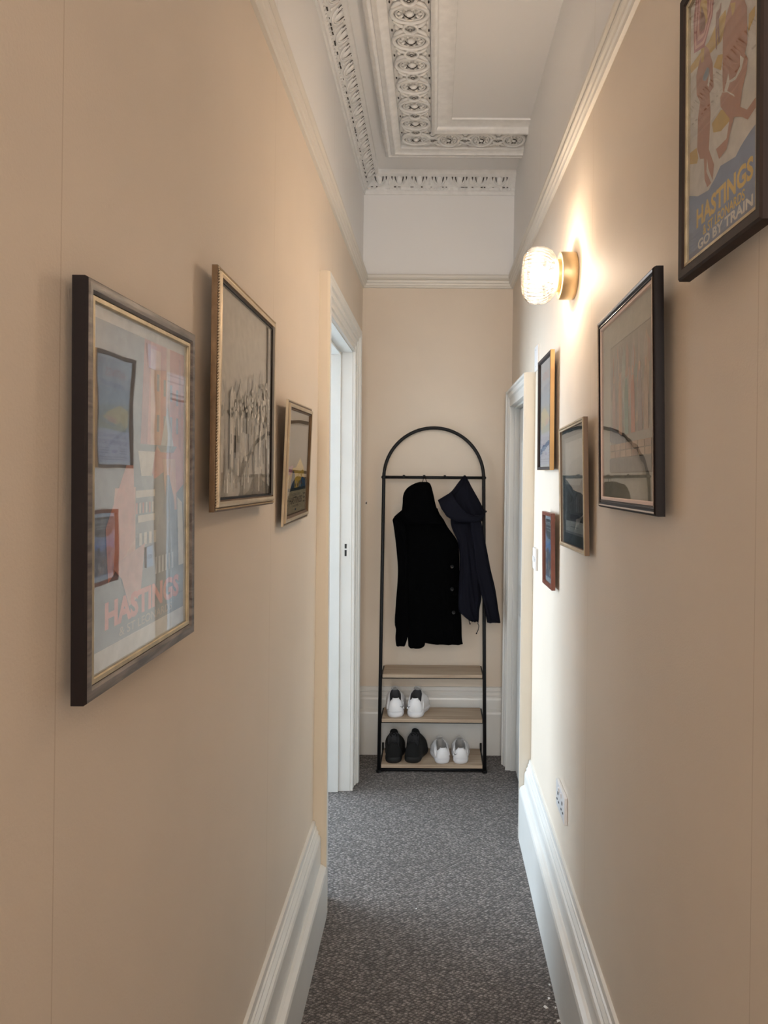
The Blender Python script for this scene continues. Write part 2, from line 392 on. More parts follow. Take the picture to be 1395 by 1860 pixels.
bm = bmesh.new(); run_x(bm, [(a, z*1.07) for a, z in SK], YE, -.43, .44)
struct('baseboard_back', bm, M['gloss'], 'white moulded skirting behind the shoe shelves', 'skirting')

# ---- picture rails
RL = [(0, 2.622), (.010, 2.624), (.013, 2.632), (.018, 2.636), (.020, 2.644), (.026, 2.650), (.027, 2.657), (.015, 2.660), (.015, 2.666), (.024, 2.670), (.030, 2.678), (.030, 2.690), (.022, 2.697), (.010, 2.699), (0, 2.70)]
bm = bmesh.new(); run_y(bm, RL, -.415, 1, YB, YE); shear(bm)
struct('trim_1', bm, M['gloss_rail'], 'cream picture rail along the left wall', 'picture rail')
bm = bmesh.new(); run_y(bm, RL, .436, -1, YB, YE); shear(bm)
struct('trim_2', bm, M['gloss_rail'], 'cream picture rail along the right wall, above the lamp', 'picture rail')
bm = bmesh.new(); run_x(bm, RL, YE, -.42, .45)
struct('trim_3', bm, M['gloss_rail'], 'cream picture rail across the end wall', 'picture rail')

# ---- cornices with egg and dart
CN = [(0, 3.150), (.008, 3.150), (.010, 3.168), (.018, 3.172), (.020, 3.186), (.028, 3.190), (.070, 3.230), (.084, 3.236), (.088, 3.240), (.088, ZC+.01), (0, ZC+.01)]
def egg_and_dart(bm, org, along, out, n, pitch, gap=1.0):
    """org on the wall line at floor level; out = direction away from the wall"""
    U = Vector((0, 0, 1)); along = Vector(along); out = Vector(out)
    s = (out*.042+U*.040).normalized(); nrm = (out*.040-U*.042).normalized()
    base = Vector(org)+out*.049+U*3.210
    B = Matrix((along, s, nrm)).transposed().to_4x4()
    for i in range(n):
        c = base+along*(pitch*(i+.5))
        ball(bm, c+s*.004, 1, .019, .026, .011, 14, 0, B)
        for rad, tr in ((.027, .0035), (.035, .004)):
            pts = []
            for k in range(13):
                t = math.pi*(1.0+k/12)
                pts.append(c+along*math.cos(t)*rad+s*(math.sin(t)*rad*.95+.008)+nrm*.004)
            pts = [pts[0]+s*.014]+pts+[pts[-1]+s*.014]
            tube(bm, pts, tr, 6)
        d = base+along*(pitch*(i+1))
        ball(bm, d, 1, .0045, .022, .006, 8, 0, B)
        ball(bm, d-s*.018, 1, .009, .006, .006, 8, 0, B)
        # dark tubes laid along the gaps beside each egg
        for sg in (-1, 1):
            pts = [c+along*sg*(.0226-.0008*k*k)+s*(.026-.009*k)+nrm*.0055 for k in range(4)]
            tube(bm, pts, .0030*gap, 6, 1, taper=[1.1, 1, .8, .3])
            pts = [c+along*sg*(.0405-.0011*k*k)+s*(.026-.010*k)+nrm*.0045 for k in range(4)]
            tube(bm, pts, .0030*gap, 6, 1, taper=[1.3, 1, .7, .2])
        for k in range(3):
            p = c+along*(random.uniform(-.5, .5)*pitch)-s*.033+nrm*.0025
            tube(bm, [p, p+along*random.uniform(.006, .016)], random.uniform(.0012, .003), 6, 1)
    # small bead row below
bm = bmesh.new(); run_x(bm, CN, YE, -.42, .46)
egg_and_dart(bm, (-.372, YE, 0), (1, 0, 0), (0, -1, 0), 7, .112)
for i in range(40):
    if random.random() < .8: ball(bm, Vector((-.38+i*.0205, YE-.0195, 3.178)), .006, 1.2, .8, 1, 8)
struct('trim_4', bm, [M['plaster'], M['dark_marks']], 'white egg and dart cornice across the end wall', 'cornice', autosmooth=.9)
bm = bmesh.new(); run_y(bm, CN, -.415, 1, YB, YE)
egg_and_dart(bm, (-.415, 3.93, 0), (0, -1, 0), (1, 0, 0), 22, .112, .5)
for i in range(100):
    ball(bm, Vector((-.3955, 3.95-i*.0205, 3.178)), .006, .8, 1.2, 1, 8)
shear(bm)
struct('trim_5', bm, [M['plaster'], M['dark_marks']], 'white egg and dart cornice along the left wall', 'cornice', autosmooth=.9)

# ---- ceiling moulding with guilloche band (an L cut off by the right wall)
X0, Y0 = -.262, 3.69
CP = [(0, ZC+.01), (0, 3.222), (.006, 3.214), (.018, 3.212), (.022, 3.220), (.030, 3.223), (.034, 3.214), (.052, 3.210), (.058, 3.219), (.070, 3.224), (.084, 3.226), (.087, 3.244),
      (.238, 3.244), (.241, 3.226), (.252, 3.222), (.262, 3.228), (.268, 3.246), (.272, 3.250), (.335, 3.252), (.338, ZC+.01)]
bm = bmesh.new()
skin(bm, [[(X0+a, YB, z) for a, z in CP], [(X0+a, Y0-a, z) for a, z in CP], [(.47, Y0-a, z) for a, z in CP]])
def guilloche(bm, c, al, ac, big, sc=1.0):
    al = Vector(al); ac = Vector(ac); D = Vector((0, 0, -1)); zt = 3.244
    c = Vector((c[0], c[1], zt))
    B = Matrix((al, ac, D)).transposed().to_4x4()
    if big:
        for ra, rb, tr in ((.050, .066, .0085), (.036, .050, .004)):
            tube(bm, [c+D*.007+al*ra*math.cos(t)+ac*rb*math.sin(t) for t in [2*math.pi*k/28 for k in range(28)]], tr, 7, closed=True)
        for k in range(10):
            t = 2*math.pi*k/10+.3
            p = c+D*.004+al*.027*math.cos(t)+ac*.038*math.sin(t)
            ball(bm, p, 1, .010, .007, .008, 8, 0, B @ Matrix.Rotation(t, 4, 'Z'))
            q = c+D*.003+al*.030*math.cos(t+.314)+ac*.043*math.sin(t+.314)
            ball(bm, q, 1, .0045, .004, .0035, 6, 1, B)
        ball(bm, c+D*.006, 1, .012, .017, .012, 10, 0, B)
        tube(bm, [c+D*.013+al*(-.008+.020*math.sin(math.pi*k/8))+ac*(.020*math.cos(math.pi*k/8)) for k in range(9)], .0022, 6, 1)
    else:
        tube(bm, [c+D*.010+al*.028*math.cos(t)+ac*.026*math.sin(t) for t in [2*math.pi*k/20 for k in range(20)]], .0065, 7, closed=True)
        ball(bm, c+D*.006, 1, .010, .010, .010, 10, 0, B)
        tube(bm, [c+D*.015+al*.006*math.cos(t)+ac*.007*math.sin(t) for t in [2*math.pi*k/8 for k in range(8)]], .0014, 5, 1, closed=True)
        for sg in (-1, 1):
            for s2 in (-1, 1):
                pts = [c+D*.008+ac*sg*(.020+.042*q)+al*s2*(.012+.034*q*q) for q in (0, .25, .5, .75, 1)]
                tube(bm, pts, .0085, 7, taper=[.6, 1, 1.1, .9, .5])
            ball(bm, c+D*.004+ac*sg*.050, 1, .014, .012, .009, 8, 0, B)
            ball(bm, c+D*.004+ac*sg*.034, 1, .006, .004, .004, 6, 1, B)
            ball(bm, c+D*.003+ac*sg*.069+al*.022, 1, .008, .0035, .003, 6, 1, B)
xc = X0+.163; yc = Y0-.163
y = yc; k = 0
while y > .55:
    guilloche(bm, (xc, y), (0, 1, 0), (1, 0, 0), k % 2 == 0); y -= .081; k += 1
x = xc+.081; k = 1
while x < .42:
    guilloche(bm, (x, yc), (1, 0, 0), (0, 1, 0), k % 2 == 0); x += .081; k += 1
struct('trim_6', bm, [M['plaster'], M['dark_marks']], 'ornate white plaster band of linked rings on the ceiling', 'ceiling moulding', autosmooth=.9)

# ---- doorways: architrave, lining
def architrave(bm, prof, x, sgn, y0, y1, z1):
    """prof (w from the opening edge, t out of the wall)"""
    rings = []
    for a, b in ((0, 0), (0, 1), (1, 1), (1, 0)):
        rings.append([(x+sgn*t, (y1+w_) if a else (y0-w_), (z1+w_) if b else 0) for w_, t in prof])
    skin(bm, rings)
AL = [(.005, -.01), (.005, .016), (.007, .020), (.009, .020), (.012, .014), (.036, .014), (.040, .020), (.066, .021), (.070, .026), (.088, .027), (.093, .034), (.104, .037), (.112, .034), (.120, .037), (.128, .036), (.130, .028), (.130, -.01)]
d1 = empty('door_1', (-.415, (OL0+OL1)/2, 0), 'open white panelled doorway on the left wall', 'doorway'); d1['kind'] = 'structure'
bm = bmesh.new(); architrave(bm, [(w_, t*1.16 if t > 0 else t) for w_, t in AL], -.415, 1, OL0, OL1, OLZ)
for f in bm.faces: f.material_index = 0
bm.faces.ensure_lookup_table()
for f in bm.faces:      # the outer edge facing up the hall was painted with the wall
    c = f.calc_center_median(); f.normal_update()
    if abs(f.normal.y) > .9 and c.y < OL0-.12: f.material_index = 1
ch(link('architrave', bm, [M['gloss'], M['strip']]), d1)
bm = bmesh.new()
box(bm, -.415-TH-.01, -.405, OL1, OL1+.03, 0, OLZ+.03, bev=.002); box(bm, -.415-TH-.01, -.405, OL0-.03, OL0, 0, OLZ+.03); box(bm, -.415-TH-.01, -.405, OL0, OL1, OLZ, OLZ+.03)
ch(link('door_lining', bm, M['gloss']), d1)
bm = bmesh.new()
box(bm, -.57, -.462, OL1-.013, OL1, 0, OLZ, bev=.002); box(bm, -.57, -.462, OL0, OL0+.013, 0, OLZ); box(bm, -.57, -.462, OL0, OL1, OLZ-.013, OLZ, bev=.002)
ch(link('door_stop', bm, M['gloss']), d1)
bm = bmesh.new(); box(bm, -.450, -.416, OL1-.0015, OL1+.001, 1.14, 1.25)
sp_ = ch(link('strike_plate', bm, M['gloss']), d1)
bm = bmesh.new()
box(bm, -.439, -.429, OL1-.003, OL1, 1.204, 1.226); box(bm, -.439, -.429, OL1-.003, OL1, 1.166, 1.196)
link('latch_slot', bm, M['slot'], sp_)

AR = [(.003, -.01), (.003, .030), (.004, .036), (.012, .036), (.016, .030), (.050, .032), (.056, .040), (.075, .042), (.080, .050), (.090, .050), (.092, .040), (.092, -.01)]
d2 = empty('door_2', (.436, (OR0+OR1)/2, 0), 'closed white door in its frame at the far right', 'door'); d2['kind'] = 'structure'
bm = bmesh.new(); architrave(bm, AR, .436, -1, OR0, OR1, ORZ)
bm.faces.ensure_lookup_table()
for f in bm.faces:
    c = f.calc_center_median(); f.normal_update()
    if abs(f.normal.y) > .9 and c.y < OR0-.08: f.material_index = 1
shear(bm)
ch(link('architrave', bm, [M['gloss'], M['strip_pale']]), d2)
bm = bmesh.new()
box(bm, .426, .58, OR1-.008, OR1+.03, 0, ORZ+.03, bev=.002); box(bm, .426, .58, OR0-.03, OR0+.008, 0, ORZ+.03); box(bm, .426, .58, OR0, OR1, ORZ-.008, ORZ+.03)
shear(bm); ch(link('door_lining', bm, M['gloss']), d2)
bm = bmesh.new(); box(bm, .452, .490, OR0+.012, OR1-.012, .008, ORZ-.012, bev=.003)
for z0, z1 in ((.2, .85), (1.0, 1.75)):
    for y0, y1 in ((OR0+.09, OR0+.29), (OR0+.35, OR1-.09)):
        skin(bm, [[(.450, y0+i, z0+i), (.450, y1-i, z0+i), (.450, y1-i, z1-i), (.450, y0+i, z1-i)] for i in (0,)]+[[(.4445, y0+.012, z0+.012), (.4445, y1-.012, z0+.012), (.4445, y1-.012, z1-.012), (.4445, y0+.012, z1-.012)]])
shear(bm); leaf = ch(link('door_leaf', bm, M['gloss']), d2)

# ------------------------------------------------------------------ pictures
def text_tris(body, bold=.0):
    cu = bpy.data.curves.new('t', 'FONT'); cu.body = body; cu.offset = bold; cu.resolution_u = 3
    o = bpy.data.objects.new('t', cu); C.objects.link(o)
    dg = bpy.context.evaluated_depsgraph_get(); dg.update()
    me = o.evaluated_get(dg).to_mesh()
    vv = [v.co.copy() for v in me.vertices]; ff = [tuple(p.vertices) for p in me.polygons]
    o.evaluated_get(dg).to_mesh_clear(); bpy.data.objects.remove(o); bpy.data.curves.remove(cu)
    return vv, ff
class Print:
    def __init__(s, W, H, z0): s.W, s.H, s.z = W, H, z0; s.bm = bmesh.new(); s.m = []
    wash = 0.0
    def mi(s, col):
        if s.wash: col = tuple(c*(1-s.wash)+g*s.wash for c, g in zip(col, (.56, .56, .58)))
        m_ = ink(col)
        if m_ not in s.m: s.m.append(m_)
        return s.m.index(m_)
    def P(s, u, v): return Vector(((u-.5)*s.W, (v-.5)*s.H, s.z))
    def poly(s, pts, col):
        s.z += .00004; k = s.mi(col); P = [s.P(*p) for p in pts]
        V = [s.bm.verts.new(p) for p in P]
        for t in tessellate_polygon([P]):
            try:
                f = s.bm.faces.new([V[i] for i in t]); f.material_index = k
            except ValueError: pass
    def rect(s, u0, v0, u1, v1, col): s.poly([(u0, v0), (u1, v0), (u1, v1), (u0, v1)], col)
    def disc(s, u, v, ru, rv, col, n=20): s.poly([(u+ru*math.cos(2*math.pi*k/n), v+rv*math.sin(2*math.pi*k/n)) for k in range(n)], col)
    def line(s, pts, wd, col):
        for (a, b), (c, d) in zip(pts[:-1], pts[1:]):
            l = math.hypot(c-a, d-b) or 1; nx, ny = -(d-b)/l*wd/2, (c-a)/l*wd/2
            s.poly([(a+nx, b+ny), (c+nx, d+ny), (c-nx, d-ny), (a-nx, b-ny)], col)
    def text(s, body, u0, v0, u1, v1, col, bold=.02):
        vv, ff = text_tris(body, bold); s.z += .00004; k = s.mi(col)
        xs = [v.x for v in vv]; ys = [v.y for v in vv]; ax, bx, ay, by = min(xs), max(xs), min(ys), max(ys)
        V = [s.bm.verts.new(s.P(u0+(v.x-ax)/(bx-ax)*(u1-u0), v0+(v.y-ay)/(by-ay)*(v1-v0))) for v in vv]
        for f_ in ff:
            try:
                f = s.bm.faces.new([V[i] for i in f_]); f.material_index = k
            except ValueError: pass
    def build(s, parent, name='print'):
        me = bpy.data.meshes.new(name); s.bm.to_mesh(me); s.bm.free()
        for m_ in s.m: me.materials.append(m_)
        o = bpy.data.objects.new(name, me); C.objects.link(o); o.parent = parent
        return o
def ring(bm, prof, W, H, mi=None):
    """mitred moulding; prof (inset, z) closed polygon, z=0 at the front plane"""
    rings = []
    for sx, sy in ((-1, -1), (1, -1), (1, 1), (-1, 1), (-1, -1)):
        rings.append([(sx*(W/2-a), sy*(H/2-a), z) for a, z in prof])
    V = [[bm.verts.new(p) for p in r] for r in rings[:4]]; V.append(V[0]); n = len(prof)
    for q, r in zip(V[:-1], V[1:]):
        for i in range(n):
            f = bm.faces.new((q[i], q[(i+1) % n], r[(i+1) % n], r[i]))
            if mi: f.material_index = mi[i]
def picture(name, side, p, label, cat, prof, mats, mi, lip=None, beads=False, glaze='glass'):
    yc_, zc_, W, H, X, lean, yaw, roll, th = p
    s = -1 if side == 'L' else 1
    o = empty(name, (X, yc_, zc_), label, cat)
    if side == 'L': r_, u_, n_ = Vector((0, 1, 0)), Vector((0, 0, 1)), Vector((1, 0, 0)); 
    else: r_, u_, n_ = Vector((0, -1, 0)), Vector((0, 0, 1)), Vector((-1, 0, 0)); roll = -roll
    r2 = r_*math.cos(roll)+u_*math.sin(roll); u2 = -r_*math.sin(roll)+u_*math.cos(roll)
    r2 = Vector((yaw*r2.y+lean*r2.z, r2.y, r2.z)).normalized(); u2 = Vector((yaw*u2.y+lean*u2.z, u2.y, u2.z)); u2 = (u2-r2*u2.dot(r2)).normalized()
    n2 = r2.cross(u2)
    mw = Matrix((r2, u2, n2)).transposed().to_4x4(); o.rotation_mode = 'XYZ'; o.rotation_euler = mw.to_euler()
    bm = bmesh.new(); ring(bm, prof, W, H, mi)
    fr_ = link('frame', bm, mats, o, autosmooth=.5)
    m_in = max(a for a, z in prof)
    if lip:
        a0, a1, z0, z1, lm = lip
        bm = bmesh.new(); ring(bm, [(a0, z0), (a1-.0015, z0), (a1, z0-.0015), (a1, z1), (a0, z1)], W, H); link('slip', bm, lm, fr_); m_in = a1
    if beads:
        bm = bmesh.new()
        a = .0045
        for sx in (-1, 1):
            q = -H/2+.004
            while q < H/2: ball(bm, Vector((sx*(W/2-a), q, -.0045)), .0019, seg=6); q += .0052
        for sy in (-1, 1):
            q = -W/2+.004
            while q < W/2: ball(bm, Vector((q, sy*(H/2-a), -.0045)), .0019, seg=6); q += .0052
        link('beading', bm, M['gilt_pale'], fr_, smooth=True)
    bm = bmesh.new(); e = m_in-.002
    box(bm, -W/2+e, W/2-e, -H/2+e, H/2-e, -.0075, -.0060); link('glass', bm, M[glaze], o)
    bm = bmesh.new(); e = .004; box(bm, -W/2+e, W/2-e, -H/2+e, H/2-e, -th+.0005, -th+.002); link('backing', bm, M['back'], o)
    # two screws and a cord to the hook: what holds the picture
    return o, Print(W, H, -.0105)

# L1 ---- large poster nearest on the left
o, P = picture('framed_poster', 'L', [0.9699, 1.5735, 0.3557, 0.4814, -0.3852, -0.002, 0.0029, 0.0021, 0.0185],
    'large poster lettered HASTINGS in orange, black frame with gilt inner edge, on left wall', 'framed poster',
    [(0, -.0185), (0, -.004), (.002, -.001), (.006, 0), (.013, -.001), (.0165, -.004), (.018, -.0095), (.018, -.0185)],
    [M['frame_dark'], M['frame_weather']], [0, 0, 1, 1, 1, 1, 0, 0], (.018, .0245, -.0035, -.0150, M['gilt']))
def q3(pts):   # fractions of the frame, traced from the picture
    return pts
P.wash = .38; NAVY = srgb('#2c3752'); ORNG = srgb('#e0603c'); PCH = srgb('#eda680'); CRM = srgb('#efe6d2')  # wash mixes the glare on the glass into these inks
P.rect(.03, .03, .97, .97, srgb('#dcd6cc'))
P.rect(.107, .10, .925, .92, srgb('#5b6472'))
P.rect(.107, .10, .925, .36, NAVY)
P.poly([(.50, .92), (.925, .92), (.925, .50), (.80, .46), (.74, .55), (.60, .52), (.50, .60)], srgb('#e57a62'))
P.poly([(.56, .90), (.66, .90), (.66, .60), (.56, .62)], srgb('#f0b090'))
P.poly([(.72, .92), (.76, .92), (.76, .62), (.72, .62)], srgb('#f3c6ae'))
P.poly([(.86, .90), (.89, .90), (.89, .60), (.86, .62)], srgb('#c24a38'))
P.poly([(.50, .92), (.56, .92), (.52, .56), (.46, .58)], srgb('#b33a28'))
for i in range(4): P.rect(.62+.07*i, .78-.01*i, .645+.07*i, .83-.01*i, srgb('#8c93a8'))
for i in range(4): P.rect(.62+.07*i, .66, .645+.07*i, .71, srgb('#8c93a8'))
P.poly([(.73, .74), (.80, .62), (.66, .62)], srgb('#d8dde0'))
P.poly([(.62, .62), (.84, .62), (.80, .60), (.66, .60)], srgb('#7d8896'))
P.poly([(.25, .50), (.42, .50), (.42, .32), (.20, .30)], PCH)
P.poly([(.18, .40), (.34, .56), (.40, .56), (.42, .36), (.20, .26)], srgb('#e88a66'))
P.poly([(.68, .58), (.82, .58), (.84, .42), (.72, .42)], srgb('#f2ab74'))
P.poly([(.44, .60), (.60, .60), (.57, .53), (.47, .53)], CRM)
P.poly([(.42, .62), (.62, .62), (.60, .60), (.44, .60)], srgb('#525c66'))
P.poly([(.46, .53), (.50, .53), (.66, .38), (.60, .38)], srgb('#6f7a80'))
P.rect(.44, .40, .60, .42, CRM); P.rect(.42, .47, .60, .49, CRM)
for i in range(6): P.rect(.42+.03*i, .425, .435+.03*i, .455, srgb('#e0603c') if i % 2 == 0 else CRM)
P.poly([(.72, .53), (.745, .53), (.80, .46), (.84, .32), (.56, .26), (.62, .38), (.70, .44)], srgb('#46506a'))
P.poly([(.84, .46), (.90, .44), (.925, .24), (.86, .24)], CRM)
for i in range(4): P.rect(.45+.045*i, .335, .475+.045*i, .37, CRM)
for i in range(6): P.rect(.60+.035*i, .24, .62+.035*i, .29, srgb('#c9cdd3'))
P.poly([(.22, .30), (.50, .34), (.46, .20), (.36, .18), (.30, .26)], srgb('#d9836a'))
P.text('HASTINGS', .17, .145, .86, .215, srgb('#f0542c'), .045)
P.text('& ST LEONARDS', .28, .112, .78, .136, srgb('#a88c78'), .01)
P.build(o)

# L2 ---- sepia street scene
GPROF = [(0, -.016), (0, -.006), (.003, -.0055), (.007, -.0055), (.009, -.001), (.013, 0), (.018, -.0015), (.021, -.005), (.021, -.016)]
o, P = picture('framed_print', 'L', [1.4807, 1.7366, 0.4582, 0.4382, -0.3794, 0.0011, -0.0027, -0.0147, 0.0165],
    'faded grey street scene in bronze gilt frame, middle picture on the left wall', 'framed print',
    GPROF, [M['bronze'], M['gilt_pale']], [0, 0, 0, 1, 1, 1, 0, 0, 0], (.021, .0255, -.0045, -.0150, M['frame_dark']), beads=True)
def greyprint(P, r0, seedn, base, tones, sky):
    rnd = random.Random(seedn); u0, v0, u1, v1 = r0
    P.rect(u0, v0, u1, v1, base)
    def U(a): return u0+(u1-u0)*a
    def V(b): return v0+(v1-v0)*b
    for i in range(40):       # gabled houses, nearer ones taller
        a = rnd.random()*.92; h = sky-.04+rnd.random()*.20*(a+.25); wd = rnd.uniform(.03, .08); b0 = rnd.uniform(.10, .5)
        P.poly([(U(a), V(b0)), (U(min(1, a+wd)), V(b0)), (U(min(1, a+wd)), V(h)), (U(min(1, a+wd/2)), V(h+.05)), (U(a), V(h))], tones[i % len(tones)])
        for k in range(2):
            yy = b0+(h-b0)*(.35+.35*k)
            P.rect(U(min(.97, a+wd*.25)), V(yy), U(min(.99, a+wd*.5)), V(yy+.045), tones[(i+1) % len(tones)])
    for i in range(110):       # leaves and foliage
        a = rnd.random()**.6; b = sky-.1+rnd.random()*.28*a
        P.disc(U(min(.97, a)), V(b), .005+rnd.random()*.014, .006+rnd.random()*.018, tones[i % len(tones)], 9)
    for i in range(36):       # people in the street
        a = rnd.uniform(.03, .95); b = rnd.uniform(.02, .36); s = rnd.uniform(.04, .10)
        P.poly([(U(a), V(b)), (U(min(1, a+s*.35)), V(b)), (U(min(.99, a+s*.30)), V(b+s)), (U(a+s*.05), V(b+s))], tones[(i*2) % len(tones)])
        P.disc(U(min(.97, a+s*.17)), V(b+s*1.15), s*.11, s*.15, tones[(i*2+1) % len(tones)], 9)
P.rect(.02, .02, .98, .98, srgb('#ece5d8'))
greyprint(P, (.05, .05, .885, .95), 3, srgb('#e9e2d5'), [srgb('#cfc9be'), srgb('#bdb8ae'), srgb('#d8d2c7'), srgb('#aeaaa1'), srgb('#e4ded3')], .50)
P.rect(.885, .05, .93, .95, srgb('#6d675e'))
P.build(o)

# L3 ---- small poster
o, P = picture('framed_poster', 'L', [2.0511, 1.6147, 0.3547, 0.3379, -0.3842, 0.0378, 0.0023, 0.0115, 0.012],
    'small blue and yellow seaside poster in a pale gilt frame, beside the left doorway', 'framed poster',
    [(a, max(z, -.012)) for a, z in GPROF], [M['bronze'], M['gilt_pale']], [1, 1, 0, 1, 1, 1, 0, 0, 0], (.021, .0245, -.0045, -.0118, M['bronze']))
P.rect(.03, .03, .97, .97, srgb('#ded8c4'))
P.rect(.09, .08, .90, .92, srgb('#3f8fd0'))
P.rect(.09, .62, .90, .80, srgb('#5fa8d2')); P.rect(.09, .40, .90, .62, srgb('#86c3cc'))
P.poly([(.09, .48), (.30, .46), (.40, .60), (.34, .74), (.22, .82), (.09, .78)], srgb('#f0ebd6'))
for i in range(7): P.line([(.10, .76-.035*i), (.36, .70-.035*i)], .006, srgb('#bfb89c'))
P.poly([(.09, .45), (.45, .46), (.62, .54), (.78, .46), (.85, .36), (.78, .28), (.09, .28)], srgb('#e8c456'))
P.poly([(.09, .46), (.34, .48), (.30, .40), (.09, .40)], srgb('#c98a9c'))
P.poly([(.09, .27), (.30, .27), (.42, .44), (.34, .44), (.12, .34)], srgb('#caa24a'))
P.poly([(.26, .27), (.42, .27), (.42, .40), (.34, .44), (.28, .36)], srgb('#24476c'))
P.poly([(.55, .27), (.90, .27), (.86, .36), (.72, .38), (.62, .32)], srgb('#2d5c86'))
P.poly([(.09, .29), (.90, .29), (.90, .26), (.09, .26)], srgb('#253c44'))
for i in range(7): P.disc(.45+.05*i, .31+.02*(i % 2), .02, .018, [srgb('#3c5f4a'), srgb('#d9c9a0'), srgb('#6b4a3a')][i % 3], 8)
P.rect(.09, .08, .90, .265, srgb('#b9ad90'))
P.text('COME TO', .33, .222, .64, .243, srgb('#4d4a44'), .0)
P.text('HASTINGS', .24, .155, .74, .215, srgb('#38352f'), .01)
P.text('& ST LEONARDS', .36, .128, .62, .145, srgb('#4d4a44'), .0)
P.disc(.49, .105, .03, .010, srgb('#2f4a66'))
for k in range(3):
    P.rect(.11, .15+.035*k, .19, .163+.035*k, srgb('#6e6857')); P.rect(.80, .15+.035*k, .88, .163+.035*k, srgb('#6e6857'))
P.build(o)

# R1 ---- poster at the top right
o, P = picture('framed_poster', 'R', [1.0085, 2.134, 0.293, 0.454, 0.394, 0, 0, 0, .020],
    'poster lettered GO BY TRAIN with tanned bathers on a beach, high up at the right', 'framed poster',
    [(0, -.020), (0, -.003), (.003, 0), (.015, -.001), (.019, -.005), (.019, -.020)], [M['walnut']], None, (.019, .0245, -.004, -.0150, M['gilt']), glaze='acrylic')
import json
R1 = json.loads('''[["y",[[0.023,0.729],[0.13,0.715],[0.25,0.699],[0.433,0.68],[0.5,0.704],[0.482,0.759],[0.396,0.763],[0.287,0.74],[0.044,0.753]]],["y",[[0.345,0.633],[0.435,0.589],[0.46,0.631],[0.399,0.651]]],["y",[[0.72,0.589],[0.783,0.61],[0.786,0.638],[0.726,0.639]]],["y",[[0.332,0.456],[0.351,0.421],[0.44,0.397],[0.541,0.397],[0.54,0.429],[0.439,0.464]]],["y",[[0.043,0.408],[0.139,0.383],[0.159,0.395],[0.138,0.437],[0.031,0.449]]],["s",[[0.229,0.753],[0.288,0.714],[0.336,0.651],[0.351,0.567],[0.301,0.566],[0.316,0.496],[0.305,0.431],[0.296,0.384],[0.363,0.315],[0.346,0.269],[0.294,0.32],[0.274,0.361],[0.268,0.318],[0.328,0.266],[0.281,0.264],[0.245,0.299],[0.235,0.372],[0.184,0.385],[0.144,0.43],[0.151,0.531],[0.178,0.579],[0.132,0.621],[0.124,0.686],[0.174,0.729],[0.21,0.746]]],["r",[[0.123,0.968],[0.361,0.86],[0.332,0.805],[0.248,0.755],[0.229,0.745],[0.091,0.778],[0.08,0.845],[0.108,0.901]]],["p",[[0.137,0.961],[0.348,0.866],[0.321,0.814],[0.244,0.767],[0.221,0.759],[0.107,0.784],[0.097,0.838],[0.125,0.894]]],["r",[[0.152,0.955],[0.336,0.872],[0.309,0.822],[0.24,0.776],[0.213,0.772],[0.124,0.79],[0.114,0.831],[0.141,0.887]]],["p",[[0.166,0.948],[0.321,0.878],[0.296,0.83],[0.234,0.786],[0.205,0.786],[0.144,0.798],[0.135,0.827],[0.158,0.88]]],["r",[[0.18,0.942],[0.306,0.885],[0.281,0.839],[0.228,0.794],[0.172,0.807],[0.157,0.839],[0.174,0.883]]],["y",[[0.196,0.879],[0.261,0.855],[0.27,0.816],[0.228,0.809],[0.18,0.824],[0.175,0.862]]],["h",[[0.191,0.85],[0.246,0.832],[0.243,0.803],[0.188,0.811],[0.171,0.833]]],["y",[[0.19,0.754],[0.233,0.741],[0.227,0.698],[0.191,0.707]]],["g",[[0.222,0.65],[0.27,0.662],[0.299,0.646],[0.29,0.629],[0.252,0.623],[0.216,0.639]]],["w",[[0.299,0.631],[0.313,0.606],[0.291,0.589],[0.276,0.6]]],["h",[[0.381,0.793],[0.416,0.79],[0.43,0.8],[0.44,0.801],[0.431,0.771],[0.41,0.766],[0.424,0.684],[0.407,0.686],[0.397,0.738],[0.388,0.672],[0.377,0.679],[0.371,0.749]]],["s",[[0.564,0.769],[0.665,0.723],[0.711,0.667],[0.718,0.56],[0.692,0.54],[0.722,0.515],[0.715,0.483],[0.672,0.446],[0.65,0.401],[0.718,0.369],[0.816,0.377],[0.816,0.348],[0.726,0.338],[0.666,0.366],[0.589,0.392],[0.558,0.368],[0.51,0.319],[0.425,0.314],[0.389,0.356],[0.441,0.354],[0.509,0.352],[0.541,0.402],[0.438,0.474],[0.434,0.504],[0.463,0.512],[0.458,0.561],[0.459,0.684],[0.491,0.731]]],["w",[[0.647,0.553],[0.685,0.529],[0.663,0.507],[0.602,0.498],[0.541,0.511],[0.538,0.519],[0.602,0.508],[0.647,0.522]]],["w",[[0.524,0.546],[0.541,0.512],[0.509,0.494],[0.48,0.509]]],["y",[[0.54,0.752],[0.596,0.731],[0.584,0.709],[0.562,0.705]]],["w",[[0.446,0.516],[0.514,0.496],[0.587,0.459],[0.595,0.449],[0.514,0.492]]],["b",[[-0.054,0.305],[0.163,0.265],[0.3,0.249],[0.373,0.264],[0.443,0.287],[0.608,0.267],[0.653,0.28],[0.698,0.288],[0.755,0.296],[0.837,0.303],[0.844,0.03],[0.098,0.004],[-0.046,0.03]]]]''')
P.rect(.03, .03, .97, .97, srgb('#c9bda8'))
P.rect(.055, .035, .945, .965, srgb('#d5cfc6'))
